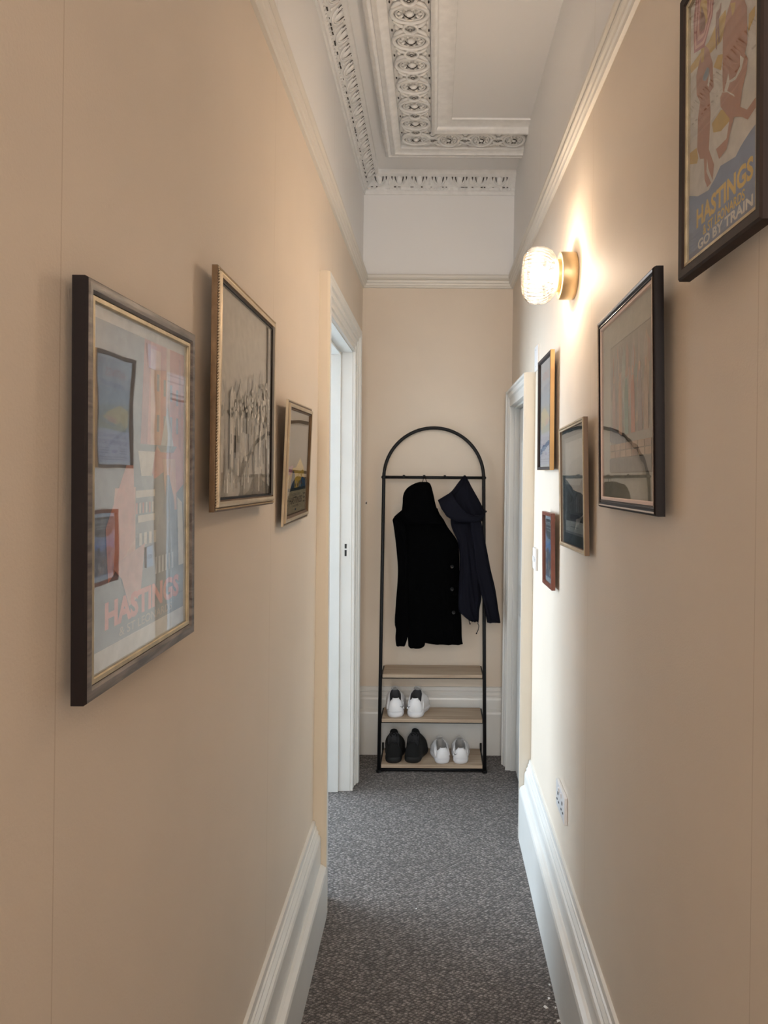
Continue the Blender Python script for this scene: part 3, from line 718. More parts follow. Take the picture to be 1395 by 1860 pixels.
for kind, pts in R1: 
    pts = [(.945 if a > .86 else max(.055, .5-(.99*(1-(a-.5)*.31)-1.0085)/.293), min(.955, max(.035, b-.010+(.05 if b > .84 else 0)))) for a, b in pts]
    P.poly(pts, {'y': srgb('#c9a548'), 's': srgb('#b07a5c'), 'r': srgb('#ab5f5c'), 'p': srgb('#d8a79c'), 'w': srgb('#d9d2c8'), 'b': srgb('#7787a8'), 'g': srgb('#8a95a3'), 'h': srgb('#8c5a44')}[kind])
P.disc(.60, .925, .05, .022, srgb('#b07a5c')); P.text('HASTINGS', .195, .147, .861, .213, srgb('#dcb84a'), .035)
P.text('& ST LEONARDS', .287, .106, .778, .139, srgb('#dcb84a'), .018)
P.text('GO BY TRAIN', .217, .069, .861, .103, srgb('#dcd8d2'), .035)
P.rect(.165, .042, .215, .048, srgb('#dcd8d2')); P.rect(.175, .050, .205, .058, srgb('#dcd8d2'))
P.build(o)

# R2 ---- big mounted print
o, P = picture('framed_print', 'R', [1.5368, 1.742, 0.4823, 0.4592, 0.4042, -0.0096, 0.0163, -0.0145, 0.0195],
    'large pastel figure print with wide grey mount in black and silver frame, right wall', 'framed print',
    [(0, -.0195), (0, -.006), (.002, -.002), (.005, 0), (.008, -.002), (.010, -.002), (.0135, -.004), (.017, -.002), (.019, -.004), (.019, -.0195)],
    [M['frame_dark'], M['silver']], [0, 0, 0, 1, 0, 0, 1, 0, 0, 0], (.019, .0265, -.0040, -.0150, M['pinkslip']))
GM = srgb('#b9b6a4')
P.rect(.03, .03, .97, .97, GM)
rnd = random.Random(5)
u0, v0, u1, v1 = .215, .185, .915, .815
P.rect(u0-.006, v0-.006, u1+.006, v1+.006, srgb('#7c7468'))
P.rect(u0, v0, u1, v1, srgb('#a39a8a'))
cols = ['#b9a795', '#b98f7c', '#a59c8e', '#a3b0a2', '#c4a98c', '#9a8f88', '#8d9c92', '#c08c76', '#b7a69e', '#8f8478']
for i in range(70):
    a = u0+.02+rnd.random()*(u1-u0-.10); b = v0+.20+rnd.random()*(v1-v0-.34); wd = rnd.uniform(.02, .07); h = rnd.uniform(.05, .20)
    h = min(h, v1-b-.01)
    P.poly([(a, b), (a+wd*.9, b+.01), (a+wd, b+h*.7), (a+wd*.5, b+h), (a-.005+.01, b+h*.6)], srgb(cols[i % len(cols)]))
for a, c in ((.30, '#b58878'), (.42, '#c7a184'), (.53, '#8fa598'), (.64, '#b9806a'), (.75, '#9c8c86'), (.84, '#b59c86')):
    P.poly([(a-.03, .36), (a+.035, .36), (a+.028, .56), (a+.012, .62), (a-.015, .62), (a-.03, .56)], srgb(c)); P.disc(a, .645, .014, .020, srgb('#c9a58c'), 12)
P.poly([(u0, .42), (.52, .34), (.52, .30), (u0, .34)], srgb('#8f9092'))
for r_i in range(2):
    for k in range(7):
        a = u0+.01+k*.10; P.rect(a, .255+.035*r_i, min(u1, a+.093), .286+.035*r_i, srgb(['#b9a28a', '#b39a86', '#bfa890'][(k+r_i) % 3]))
P.rect(u0, v0, u1, .25, srgb('#8b867e'))
P.build(o)

# R3 ---- grey engraving
o, P = picture('framed_print', 'R', [2.1264, 1.5506, 0.3971, 0.3791, 0.4075, -0.013, 0.0083, -0.0304, 0.015],
    'grey seafront engraving with dark mount in thin pale gilt frame, below the lamp', 'framed print',
    [(0, -.015), (0, -.003), (.002, -.0005), (.006, 0), (.008, -.002), (.0125, -.003), (.0135, -.015)], [M['brownside'], M['gilt_pale']], [0, 1, 1, 1, 1, 0, 0])
P.rect(.03, .03, .97, .97, srgb('#566264')); P.rect(.15, .12, .95, .90, srgb('#8d9492'))
P.rect(.19, .14, .955, .86, srgb('#a7aca8'))
P.poly([(.19, .60), (.45, .70), (.955, .74), (.955, .86), (.19, .86)], srgb('#b9bdb8'))
P.poly([(.19, .52), (.955, .50), (.955, .24), (.19, .28)], srgb('#70787a'))
P.poly([(.19, .28), (.955, .60), (.955, .22), (.19, .22)], srgb('#5e6466'))
for i in range(16): P.rect(.55+.024*i, .30, .565+.024*i, .40+.008*i, srgb(['#8b9192', '#50575b', '#9da2a0'][i % 3]))
for i in range(8): P.rect(.22+.03*i, .30, .235+.03*i, .46-.006*i, srgb(['#9ea3a0', '#5d6366'][i % 2]))
P.poly([(.35, .24), (.75, .24), (.70, .28), (.40, .28)], srgb('#3f4548'))
P.rect(.19, .14, .955, .225, srgb('#b7bbb6')); P.line([(.40, .18), (.70, .18)], .006, srgb('#7d8284'))
P.build(o)

# R4 ---- narrow poster high by the far door
o, P = picture('framed_poster', 'R', [2.6452, 1.8108, 0.3109, 0.4242, 0.4067, 0.0008, 0.0028, -0.0029, 0.015],
    'pale seaside poster in a light oak frame, upper one beside the far right door', 'framed poster',
    [(0, -.015), (0, -.001), (.001, 0), (.011, 0), (.0125, -.002), (.0125, -.015)], [M['walnut'], M['oakside']], [1, 1, 0, 0, 0, 0])
P.rect(.03, .03, .97, .97, srgb('#c9d0d4'))
P.wash = .3; P.rect(.05, .05, .95, .95, srgb('#b9c9d2'))
P.rect(.05, .70, .95, .95, srgb('#aebfc9')); P.text('HASTINGS', .16, .80, .70, .87, srgb('#b5685c'), .01)
P.poly([(.05, .95), (.30, .95), (.14, .80), (.05, .84)], srgb('#c9d8dc')); P.poly([(.70, .95), (.90, .95), (.86, .82), (.78, .78)], srgb('#8fa3b3'))
P.poly([(.25, .74), (.85, .77), (.80, .73), (.50, .71), (.30, .70)], srgb('#6f8fb0'))
P.rect(.05, .50, .95, .71, srgb('#8fb0c2'))
P.poly([(.05, .58), (.95, .54), (.95, .36), (.05, .36)], srgb('#86a6a8'))
P.poly([(.08, .52), (.35, .56), (.62, .50), (.78, .44), (.62, .41), (.40, .38), (.20, .34), (.08, .38)], srgb('#d9c47c'))
P.poly([(.45, .44), (.70, .46), (.62, .40), (.42, .40)], srgb('#d99c82'))
P.poly([(.30, .42), (.50, .36), (.92, .42), (.92, .34), (.10, .33)], srgb('#9aa88a'))
P.rect(.05, .05, .95, .32, srgb('#c0c9dc'))
P.text('& ST LEONARDS', .12, .265, .90, .295, srgb('#54689c'), .01); P.text('SUNSHINE RESORT', .10, .205, .92, .243, srgb('#44588f'), .02)
P.disc(.50, .145, .09, .014, srgb('#5a63a8'))
for k in range(3):
    P.rect(.12, .125+.022*k, .34, .134+.022*k, srgb('#8089a0')); P.rect(.66, .125+.022*k, .88, .134+.022*k, srgb('#8089a0'))
P.rect(.12, .092, .88, .101, srgb('#8089a0')); P.rect(.18, .072, .82, .080, srgb('#8089a0'))
P.build(o)

# R5 ---- small blue poster
o, P = picture('framed_poster', 'R', [2.5498, 1.3148, 0.1998, 0.2661, 0.4065, -0.008, -0.0053, -0.0156, 0.0135],
    'small blue and black poster in a red mahogany frame, lowest on the right wall', 'framed poster',
    [(0, -.0135), (0, -.001), (.001, 0), (.012, 0), (.013, -.002), (.013, -.0135)], [M['mahogany']], None)
P.rect(.03, .03, .97, .97, srgb('#c2cbd2'))
P.wash = .25; P.rect(.10, .11, .90, .90, srgb('#7fa0c2'))
P.rect(.10, .72, .90, .90, srgb('#27302e')); P.disc(.5, .72, .36, .09, srgb('#27302e'))
P.text('HASTINGS', .16, .815, .84, .865, srgb('#c5cdc9'), .01); P.rect(.22, .775, .78, .790, srgb('#9ba7a6')); P.rect(.30, .74, .70, .752, srgb('#9ba7a6'))
P.poly([(.10, .60), (.30, .56), (.60, .62), (.90, .55), (.90, .46), (.10, .46)], srgb('#4f86c0'))
P.poly([(.10, .46), (.35, .52), (.60, .44), (.90, .50), (.90, .12), (.10, .12)], srgb('#5a5f6e'))
for i in range(26):
    a = .12+rnd.random()*.70; b = .14+rnd.random()*.26; P.rect(a, b, a+.05, b+.05+rnd.random()*.05, srgb(['#8d8a88', '#3b4048', '#a87a62', '#4a6a8c', '#c9c4ba'][i % 5]))
P.build(o)

# ------------------------------------------------------------------ wall lamp
LX, LY, LZ = XR(2.21)-.001, 2.24, 2.212
lamp = empty('wall_lamp', (LX, LY, LZ), 'lit wall lamp, ribbed clear glass globe on a round brass base', 'lamp')
bm = bmesh.new()
lathe(bm, [(0, .068), (0, .0725), (-.004, .0735), (-.042, .0735), (-.047, .0715), (-.048, .064), (-.046, .060), (-.046, .0)], 64)
link('base', bm, M['brass'], lamp, autosmooth=.6)
bm = bmesh.new(); lathe(bm, [(-.044, .050), (-.056, .050), (-.058, .048), (-.058, .0)], 48)
link('collar', bm, M['brass'], lamp, autosmooth=.6)
bm = bmesh.new()
prof = [(-.056, .044), (-.060, .054), (-.066, .066), (-.076, .078), (-.088, .085), (-.100, .088), (-.125, .088), (-.138, .085), (-.150, .076), (-.159, .062), (-.164, .044), (-.166, .022), (-.166, .002)]
fine = []
for (a0, r0), (a1, r1) in zip(prof[:-1], prof[1:]):
    for k in range(3): fine.append((a0+(a1-a0)*k/3, r0+(r1-r0)*k/3))
fine.append(prof[-1])
lathe(bm, fine, 144, rib=lambda k, a: (.016*math.cos(2*math.pi*k/4)), cap=False)
link('glass_shade', bm, M['lamp_glass'], lamp, smooth=True)
bm = bmesh.new(); ball(bm, Vector((-.108, 0, 0)), .028, 1.15, 1, 1, 24)
link('bulb', bm, M['bulb'], lamp, smooth=True)
bm = bmesh.new(); lathe(bm, [(-.058, .016), (-.078, .016), (-.082, .013), (-.082, 0)], 24)
link('bulb_holder', bm, M['porcelain'], lamp, autosmooth=.6)

# unseen ceiling lamp added behind the camera to fill the near end
hl = empty('added_ceiling_lamp', (0, -1.9, ZC), 'opal ceiling lamp added behind the camera as fill light', 'lamp')
bm = bmesh.new(); lathe(bm, [(0, .14), (-.02, .15), (-.05, .14), (-.075, .09), (-.085, 0)], 32, Matrix.Rotation(math.radians(-90), 4, 'Y') @ Matrix.Diagonal((1, 1, 1, 1)))
for v in bm.verts: v.co.z = -abs(v.co.z)
link('diffuser', bm, M['hall_glow'], hl, smooth=True)

# ------------------------------------------------------------------ wall fittings on the right
def plate(name, y, z, wy, hz, th, label, cat, zr=None):
    o = empty(name, (XR(z), y, z), label, cat)
    bm = bmesh.new(); box(bm, -th, 0, -wy/2, wy/2, -hz/2, hz/2, bev=min(.003, th*.3))
    return o, link('faceplate', bm, M['porcelain'], o, autosmooth=.6)
_, sk_ = plate('wall_socket', 2.315, .521, .149, .086, .011, 'white double plug socket low on the right wall above the skirting', 'socket')
for dy in (-.037, .037):
    bm = bmesh.new()
    box(bm, -.0125, -.010, dy-.004, dy+.004, .004, .014); box(bm, -.0125, -.010, dy-.018, dy-.010, -.018, -.013); box(bm, -.0125, -.010, dy+.010, dy+.018, -.018, -.013)
    link('pin_holes', bm, M['slot'], sk_)
    bm = bmesh.new(); box(bm, -.0145, -.010, dy*.55-.006, dy*.55+.006, .020, .034, bev=.001)
    link('switch_rocker', bm, M['porcelain'], sk_)
_, sw = plate('light_switch', 2.985, 1.226, .086, .090, .010, 'white double light switch beside the far right door', 'switch')
for dy in (-.014, .014):
    bm = bmesh.new(); box(bm, -.0145, -.009, dy-.006, dy+.006, -.011, .011, bev=.001); link('switch_rocker', bm, M['porcelain'], sw)
for dy in (-.032, .032):
    bm = bmesh.new(); ball(bm, Vector((-.010, dy, 0)), .003, .5); link('screw', bm, M['steel'], sw)
_, bl = plate('blanking_plate', 3.03, 2.075, .095, .105, .006, 'small pale square plate above the far right door frame', 'wall plate')
for dz in (-.035, .035):
    bm = bmesh.new(); ball(bm, Vector((-.006, 0, dz)), .003, .5); link('screw', bm, M['steel'], bl)
# small hook on the end wall beside the left door frame
hk = empty('wall_hook', (-.382, YE, 1.405), 'tiny dark hook on the end wall left of the rack', 'hook')
bm = bmesh.new(); tube(bm, [(0, 0, 0), (0, -.018, 0), (.004, -.026, -.004), (.004, -.026, .008)], .0022, 6); link('hook_arm', bm, M['black'], hk)
bm = bmesh.new(); box(bm, -.004, .004, -.002, 0, -.012, .012); link('back_plate', bm, M['gloss_rail'], hk)

# ------------------------------------------------------------------ rack
RY0, RTOP = 3.746, 1.83
def ry(z): return RY0+z/RTOP*.235
RX = .2775; RC = 1.553
rack = empty('coat_rack', (0, RY0, 0), 'black arched metal coat and shoe rack with three oak shelves, leaning on the end wall', 'coat rack')
IL = Matrix.Translation((0, -RY0, 0))
def rl(name, bm, m, parent=rack, **k):
    bmesh.ops.transform(bm, matrix=IL, verts=bm.verts[:]); return link(name, bm, m, parent, **k)
bm = bmesh.new()
pts = [(-RX-.002, ry(0), 0.006), (-RX-.001, ry(.8), .8)]+[(-RX*math.cos(t), ry(RC+RX*math.sin(t)), RC+RX*math.sin(t)) for t in [math.pi*k/40 for k in range(41)]]+[(RX+.001, ry(.8), .8), (RX+.002, ry(0), 0.006)]
tube(bm, pts, .0095, 14); af_ = rl('arch_frame', bm, M['black'], smooth=True)
bm = bmesh.new(); tube(bm, [(-RX, ry(RC), RC), (RX, ry(RC), RC)], .0085, 12); hr_ = rl('hanging_rail', bm, M['black'], smooth=True)
for sx in (-1, 1):
    bm = bmesh.new(); ball(bm, Vector((sx*RX, ry(RC), RC)), .0145, 1, 1, .8); rl('joint', bm, M['black'], af_, smooth=True)
    bm = bmesh.new(); lathe(bm, [(0, .014), (.012, .014), (.014, .010), (.014, 0)], 16, Matrix.Translation((sx*(RX+.002), ry(0), 0)) @ Matrix.Rotation(-math.pi/2, 4, 'Y'))
    rl('foot', bm, M['black'], af_, autosmooth=.6)
HX = [-.165, -.053, .061, .171]
for hx in HX:
    bm = bmesh.new(); tube(bm, [(hx, ry(RC), RC), (hx, ry(RC)-.022, RC+.004)], .0035, 8); ball(bm, Vector((hx, ry(RC)-.024, RC+.006)), .0085, 1, .7, 1)
    rl('peg', bm, M['black'], hr_, smooth=True)
SHZ = [.500, .272, .042]
for z in SHZ:
    y0 = ry(z)-.011; y1 = 3.958 if z > .25 else 3.962
    if z > .4: y1 = 3.985
    bm = bmesh.new(); box(bm, -.267, .267, y0, y1, z-.018, z, bev=.0015); sf_ = rl('shelf', bm, M['oak'])
    bm = bmesh.new()
    for sx in (-1, 1): box(bm, sx*.271-.004, sx*.271+.004, y0+.008, y1, z-.024, z-.004)
    box(bm, -.27, .27, y0+.012, y0+.024, z-.026, z-.018); box(bm, -.27, .27, y1-.012, y1, z-.026, z-.018)
    rl('shelf_bracket', bm, M['black'], sf_)
for sx in (-1, 1):
    bm = bmesh.new(); tube(bm, [(sx*.272, 3.955, .0), (sx*.272, 3.955, .075)], .006, 8); rl('rear_foot', bm, M['black'], smooth=True)
bm = bmesh.new(); tube(bm, [(-RX, ry(.012), .014), (RX, ry(.012), .014)], .008, 10); rl('bottom_rail', bm, M['black'], smooth=True)

# ------------------------------------------------------------------ clothes (outlines in metres, from rows)
def cpt(x, y, d):    # a row traced on the hanging plane at distance d
    px = x/4.043+660; py = y/4.043+760
    a, b = px-788, 852-py; c, s = math.cos(ROLL), math.sin(ROLL)
    return (a*c-b*s)/F*d, 1.6+(a*s+b*c)/F*d
def loft(rows, d, yc_, th, folds=5, amp=.006, sub=6, phase=0.0, flare=None):
    R = []
    for i, (y, xl, xr) in enumerate(rows): 
        a, z = cpt(xl, y, d); b, _ = cpt(xr, y, d); R.append((z, a, b))
    fine = []
    for i in range(len(R)-1):
        p0, p1, p2, p3 = R[max(i-1, 0)], R[i], R[i+1], R[min(i+2, len(R)-1)]
        n = max(2, int(abs(p2[0]-p1[0])/.012))
        for k in range(n):
            t = k/n
            fine.append(tuple(.5*((2*p1[j])+(-p0[j]+p2[j])*t+(2*p0[j]-5*p1[j]+4*p2[j]-p3[j])*t*t+(-p0[j]+3*p1[j]-3*p2[j]+p3[j])*t**3) for j in range(3)))
    fine.append(R[-1]); bm = bmesh.new(); rings = []; N = 44; L_ = len(fine)
    for i, (z, a, b) in enumerate(fine):
        c = (a+b)/2; hw = abs(b-a)/2; f_ = i/(L_-1)
        tt = th*min(1, .25+3*f_)*min(1, hw/.05)
        if i > L_-4: tt *= 1.0
        ring_ = []
        for k in range(N):
            t = 2*math.pi*k/N; cx, sy = math.cos(t), math.sin(t)
            ex = math.copysign(abs(cx)**.75, cx); ey = math.copysign(abs(sy)**.8, sy)
            x = c+hw*ex
            fold = amp*math.sin(folds*ex*2.2+phase+1.3*math.sin(z*6+phase))*(.35+.65*f_)*(1 if abs(sy) > .05 else 0)
            fold += amp*.5*math.sin(folds*4.1*ex+phase*2+z*9)*f_
            ring_.append((x, yc_+tt*ey+(fold if sy < 0 else fold*.3)*abs(sy), z))
        rings.append(ring_)
    skin(bm, rings)
    return bm
coat = empty('coat', (-.053, 3.90, RC-.02), 'long black buttoned coat with hood hanging from the rail', 'coat')
def part(root, name, bm, m, under=None, **k):
    bmesh.ops.transform(bm, matrix=Matrix.Translation(-Vector(root.location)), verts=bm.verts[:]); return link(name, bm, m, under or root, **k)
DC = 3.86
bm = loft([(660, 300, 545), (700, 250, 560), (742, 214, 590), (800, 226, 622), (900, 238, 690), (1000, 248, 705), (1100, 256, 706), (1200, 256, 708), (1300, 252, 712), (1400, 250, 716), (1500, 275, 722), (1600, 318, 724), (1640, 390, 728), (1660, 520, 732)], DC, 3.880, .030, 4, .008)
cb_ = part(coat, 'body', bm, M['blackcoat'], smooth=True)
bm = loft([(466, 415, 470), (476, 380, 488), (500, 335, 500), (530, 306, 508), (570, 291, 518), (620, 288, 528), (660, 284, 540), (695, 276, 553), (718, 256, 568), (740, 268, 585), (770, 300, 600)], DC, 3.862, .036, 3, .006, phase=1)
ch_ = part(coat, 'hood', bm, M['blackcoat'], smooth=True)
bm = loft([(745, 214, 280), (800, 224, 310), (900, 237, 322), (1000, 247, 330), (1100, 254, 334), (1200, 251, 336), (1300, 243, 338), (1400, 236, 340), (1470, 231, 340), (1515, 232, 336), (1545, 240, 334), (1600, 236, 326), (1640, 238, 316), (1668, 243, 306)], DC, 3.852, .024, 2, .005, phase=2)
part(coat, 'sleeve', bm, M['blackcoat'], smooth=True)
bm = loft([(1250, 330, 470), (1400, 325, 475), (1550, 322, 465), (1640, 328, 455), (1672, 330, 448), (1687, 345, 425)], DC, 3.862, .022, 2, .004, phase=3)
part(coat, 'front_panel', bm, M['blackcoat'], smooth=True)
for by in (1085, 1250, 1420):
    a, z = cpt(651 if by < 1400 else 662, by, DC); bm = bmesh.new()
    lathe(bm, [(0, .0095), (-.003, .0105), (-.004, .009), (-.003, .006), (-.003, 0)], 20, Matrix.Translation((a, 3.843, z)) @ Matrix.Rotation(math.pi/2, 4, 'Z'))
    part(coat, 'button', bm, M['button'], cb_, autosmooth=.7)
bm = bmesh.new(); a, z = cpt(447, 440, DC); z0 = z-.014
tube(bm, [(a-.012, 3.862, z0-.014), (a-.006, 3.868, z0+.004), (HX[1], ry(RC)-.018, RC+.010), (a+.010, 3.868, z0+.004), (a+.015, 3.862, z0-.014)], .0018, 8)
part(coat, 'hanging_loop', bm, M['blackcoat'], ch_, smooth=True)

jk = empty('jacket', (.171, 3.86, RC), 'navy hooded jacket hanging by its hood beside the long black coat', 'jacket')
DJ = 3.82
bm = loft([(735, 640, 850), (800, 648, 866), (900, 690, 870), (1000, 706, 872), (1100, 706, 870), (1200, 702, 868), (1280, 698, 866), (1330, 696, 866), (1380, 697, 856), (1420, 704, 851), (1450, 738, 850), (1480, 772, 848), (1493, 800, 845)], DJ, 3.822, .026, 3, .010, phase=.5)
jb_ = part(jk, 'body', bm, M['navy'], smooth=True)
bm = loft([(424, 734, 757), (440, 722, 764), (470, 698, 780), (500, 676, 795), (535, 648, 815), (565, 610, 832), (600, 560, 852), (640, 566, 872), (675, 582, 892), (700, 602, 896), (730, 640, 878), (752, 690, 850)], DJ, 3.835, .040, 4, .010, phase=2.2)
jh_ = part(jk, 'hood', bm, M['navy'], smooth=True)
# turned-back brim of the hood: a ribbon sweeping down from the left corner to the right
top_ = [(650, 536), (676, 590), (712, 645), (755, 688), (806, 712), (850, 708), (893, 690)]
bot_ = [(546, 598), (572, 660), (610, 715), (665, 749), (740, 757), (815, 757), (868, 752)]
bm = bmesh.new(); rings = []
for i in range(len(top_)):
    (ax, az), (bx, bz) = cpt(*top_[i], DJ), cpt(*bot_[i], DJ); f_ = i/6
    fy = 3.782-.018*math.sin(math.pi*f_); r_ = []
    for k in range(16):
        t = 2*math.pi*k/16; m_ = .5+.5*math.cos(t)
        r_.append((ax*m_+bx*(1-m_), fy+.011*math.sin(t)+.006*(m_-.5), az*m_+bz*(1-m_)))
    rings.append(r_)
skin(bm, rings); part(jk, 'hood_brim', bm, M['navy'], jh_, smooth=True)
bm = loft([(750, 782, 862), (800, 786, 872), (860, 792, 884), (970, 806, 906), (1100, 820, 931), (1220, 846, 960), (1300, 866, 974), (1400, 890, 988), (1450, 898, 997), (1488, 905, 1003)], DJ, 3.785, .020, 2, .006, phase=1.4)
slv = part(jk, 'sleeve', bm, M['navy'], smooth=True)
bm = loft([(770, 655, 760), (900, 702, 772), (1050, 712, 786), (1200, 706, 800), (1300, 700, 812), (1400, 706, 828), (1455, 745, 838), (1476, 776, 838)], DJ, 3.800, .014, 2, .007, phase=4)
part(jk, 'front_panel', bm, M['navy'], smooth=True)
for pts in ([(846, 1470), (840, 1505), (848, 1520), (843, 1548), (830, 1576)], [(775, 1478), (778, 1495), (783, 1506)]):
    bm = bmesh.new(); q = [cpt(a, b, DJ) for a, b in pts]; tube(bm, [(a, 3.81, z) for a, z in q], .0022, 7); ball(bm, Vector((q[-1][0], 3.81, q[-1][1])), .004)
    part(jk, 'drawstring', bm, M['navy'], jb_, smooth=True)
bm = bmesh.new(); a, z = cpt(897, 682, DJ); ball(bm, Vector((a, 3.80, z)), .006); part(jk, 'cord_stop', bm, M['black'], jh_, smooth=True)

# ------------------------------------------------------------------ shoes
def outline(t, L_, Wd, wid=1.0):
    """foot outline, t around; heel at y=0, toe at y=L_"""
    c, s = math.cos(t), math.sin(t)
    f_ = .5-.5*c; y = L_*f_
    ball_w = math.exp(-((f_-.68)/.20)**2)
    hw = Wd*(.395+.100*ball_w-.03*math.exp(-((f_-.36)/.12)**2))
    e = abs(2*f_-1)**(7 if f_ < .5 else 3.2)
    x = math.copysign(1, s)*hw*max(0, 1-e)**.5 if abs(s) > 1e-6 else 0
    x += .012*math.sin(math.pi*f_)*f_
    return x, y
def make_shoe(label, cat, group, white=True, tall=1.0, lace=True, inner=None, tick=False, open_=1.0):
    L_, Wd = .232, .118; H = .092*tall
    mu, ms, mi_ = (M['shoe_white'], M['shoe_sole'], inner or M['shoe_in']) if white else (M['shoe_black'], M['sole_black'], M['shoe_in'])
    o = empty('trainer', (0, 0, 0), label, cat, group)
    N = 48; T = [2*math.pi*k/N for k in range(N)]
    bm = bmesh.new(); rings = []
    for z, g in ((0, .90), (.003, .97), (.014, 1.045), (.028, 1.05), (.034, 1.0), (.034, .9)):
        r_ = []
        for t in T:
            x, y = outline(t, L_, Wd); f_ = y/L_
            lift = .012*max(0, f_-.72)*3.5*(1 if z < .02 else .6)
            r_.append((x*g, L_/2+(y-L_/2)*(g*.4+.6), z*(1-.25*f_ if z > .02 else 1)+lift))
        rings.append(r_)
    skin(bm, rings); so_ = link('sole', bm, ms, o, autosmooth=1.0)
    def base(t):
        x, y = outline(t, L_, Wd); return Vector((x*.985, L_/2+(y-L_/2)*.985, .034*(1-.25*y/L_)))
    def top(t):
        c, s = math.cos(t), math.sin(t); f_ = .5-.5*c
        y = .008+.122*f_; x = math.copysign(abs(s)**.7, s)*(.041-.012*f_)*open_
        z = H*(1.0-.24*math.exp(-((f_-.20)/.14)**2)+.20*max(0, f_-.2)/.8)
        return Vector((x, y, z))
    bm = bmesh.new(); rings = []; K = 14
    for k in range(K+1):
        q = k/K; hz = math.sin(q*math.pi/2); hx = 1-math.cos(q*math.pi/2)
        r_ = []
        for t in T:
            a, b = base(t), top(t); f_ = .5-.5*math.cos(t)
            w_ = min(1, max(0, (f_-.35)/.3))
            sx = hx*(1-w_)+(q**1.15)*w_
            zz = q*(1-w_)+(.45*hz+.55*q)*w_ if f_ > .5 else q
            p = Vector((a.x+(b.x-a.x)*(q**2.2), a.y+(b.y-a.y)*sx, a.z+(b.z-a.z)*zz))
            if f_ < .3: p.y -= .005*math.sin(math.pi*q)*(1-f_/.3)
            if .25 < f_ < .9: p.x *= 1+.05*math.sin(math.pi*q)
            r_.append(p)
        rings.append(r_)
    for dz, g in ((.003, .97), (.002, .90), (-.010, .84), (-.045, .82)):
        r_ = []
        for t in T:
            b = top(t); cy = .07
            r_.append(Vector((b.x*g, cy+(b.y-cy)*g, max(.036, b.z+dz))))
        rings.append(r_)
    skin(bm, rings, True, True)
    bm.faces.ensure_lookup_table()
    for fi, f in enumerate(bm.faces):
        if fi//N >= K+2: f.material_index = 1
    up_ = link('upper', bm, [mu, mi_], o, autosmooth=1.1)
    # stiff heel counter with its padded tab
    bm = bmesh.new(); rings = []
    for k in range(11):
        q = k/10; z = .036+(H*1.05-.036)*q; wd = (.038-.015*q**2)*(1 if q < .9 else .75); r_ = []
        y0 = -.0035-.004*math.sin(math.pi*min(1, q*1.1))+.010*q
        for j in range(16):
            t = 2*math.pi*j/16; cx = math.cos(t)
            r_.append((wd*cx, y0+.012*abs(cx)**3+.0035*math.sin(t), z))
        rings.append(r_)
    skin(bm, rings); link('heel_tab', bm, M['shoe_white'] if white else M['shoe_black'], up_, autosmooth=1.0)
    if white:       # side overlays
        for sg in (-1, 1):
            bm = bmesh.new()
            tube(bm, [(sg*.0435, .030, .040), (sg*.043, .050, .062), (sg*.036, .075, .088*tall), (sg*.028, .095, .105*tall)], .005, 8, taper=[1.2, 1, .8, .5])
            link('side_stripe', bm, M['shoe_white'], up_, smooth=True)
    bm = bmesh.new(); rings = []
    for k in range(9):
        q = k/8; y = .175-.070*q; z = (.052+.078*q)*tall; wd = (.016+.011*q)*open_; r_ = []
        if q > .8: wd *= 1-1.6*(q-.8)
        for j in range(14):
            t = 2*math.pi*j/14
            r_.append((wd*math.cos(t), y+.002*math.sin(t)+.006*math.cos(t)**2*q, z+.003*math.sin(t)-.006*math.cos(t)**2))
        rings.append(r_)
    skin(bm, rings); link('tongue', bm, (M['shoe_grey'] if white else M['shoe_black']), o, autosmooth=1.2)
    bm = bmesh.new()
    for k in range(5):
        y = .172-.013*k; z = (.064+.0115*k)*tall
        tube(bm, [(-.022, y+.006, z-.006), (-.008, y, z+.005), (.008, y, z+.005), (.022, y+.006, z-.006)], .0026, 6)
    if not white:
        for sg in (-1, 1): tube(bm, [(0, .108, .118), (sg*.010, .100, .132), (sg*.020, .096, .124), (sg*.012, .102, .114)], .0025, 6)
    link('laces', bm, M['porcelain'] if white else M['shoe_black'], up_, smooth=True)
    if tick:
        bm = bmesh.new(); sg = tick
        tube(bm, [(sg*.024, -.003, .066), (sg*.036, .002, .058), (sg*.0435, .014, .060), (sg*.046, .040, .068)], .0014, 6, taper=[.5, 1.2, 1.2, .6])
        link('side_mark', bm, M['slot'], up_)
    return o
def place(o, px, z, dy, rz, mirror=1, sc=1.0):
    """heel centre at picture column px on the shelf of height z"""
    yy = ry(z)-.011+dy; o.location = ((px-788)/F*yy, yy, z); o.rotation_euler = (0, 0, rz); o.scale = (mirror*sc, sc, sc)
GS = 'white trainers on the middle shelf'; GB = 'black trainers on the bottom shelf'; GW = 'white trainers on the bottom shelf'
s1 = make_shoe('white trainer with dark lining, left one of the pair on the middle shelf', 'shoe', GS, tall=1.12, tick=1)
place(s1, 722, SHZ[1], .016, .10, 1, .95)
s2 = make_shoe('white trainer with dark lining, right one of the pair on the middle shelf', 'shoe', GS, tall=1.12, tick=-1)
place(s2, 756, SHZ[1], .016, -.12, 1, .95)
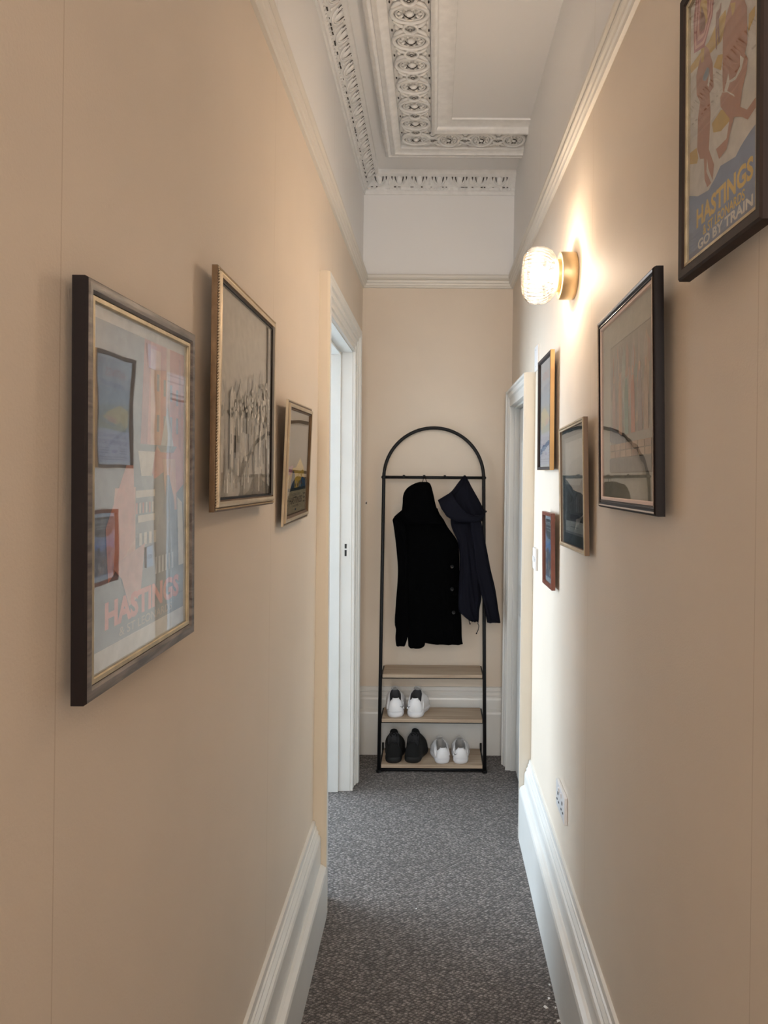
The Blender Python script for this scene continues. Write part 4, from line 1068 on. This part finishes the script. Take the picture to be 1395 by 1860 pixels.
s3 = make_shoe('black knit trainer, left one at the left end of the bottom shelf', 'shoe', GB, white=False, tall=1.18)
place(s3, 718, SHZ[2], .012, .03, 1, .95)
s4 = make_shoe('black knit trainer, right one of the black pair beside the white trainers', 'shoe', GB, white=False, tall=1.18)
place(s4, 751, SHZ[2], .016, -.16, 1, .96)
s5 = make_shoe('white low trainer with pale lining, left one of the bottom shelf pair', 'shoe', GW, tall=1.0, inner=M['shoe_in_lt'])
place(s5, 809, SHZ[2], .010, .20, 1, .86)
s6 = make_shoe('white low trainer with pale lining, rightmost shoe on the bottom shelf', 'shoe', GW, tall=1.0, inner=M['shoe_in_lt'], tick=-1)
place(s6, 841, SHZ[2], .010, .04, 1, .86)

# ------------------------------------------------------------------ scraps on the carpet
def floor_pt(px, py):
    a, b = px-788, 852-py; c, s = math.cos(ROLL), math.sin(ROLL)
    dx, dz = (a*c-b*s)/F, (a*s+b*c)/F; t = -1.6/dz; return dx*t, t
SC = [(998, 1789, .006, .5, 'topmost white scrap on the carpet by the right skirting'), (997, 1814, .008, .2, 'square white scrap below the topmost one, by the right skirting'), (1010, 1821, .006, 1.0, 'white scrap touching the right skirting'),
      (991, 1830, .013, 2.3, 'longest white sliver on the carpet, leftmost of the scraps'), (1009, 1831, .006, .1, 'tiny white scrap right of the long sliver'), (1014, 1855, .011, .4, 'white scrap at the bottom edge by the right skirting'), (756, 1651, .005, .7, 'lone white speck in the middle of the carpet')]
for px, py, s_, a, lb in SC:
    x, y = floor_pt(px, py); bm = bmesh.new()
    wv = s_*.32 if s_ > .010 else s_*.5
    pts = [(-s_/2, -wv), (s_*.45, -wv*.8), (s_/2, wv*.7), (-s_*.3, wv)]
    skin(bm, [[(p[0], p[1], 0) for p in pts], [(p[0]*.9, p[1]*.9, .0015+.0008*(i % 2)) for i, p in enumerate(pts)]])
    o = link('paper_scrap', bm, M['paper']); o.location = (x, y, .0005); o.rotation_euler = (0, 0, a)
    tag(o, lb, 'scrap', 'white scraps on the carpet')
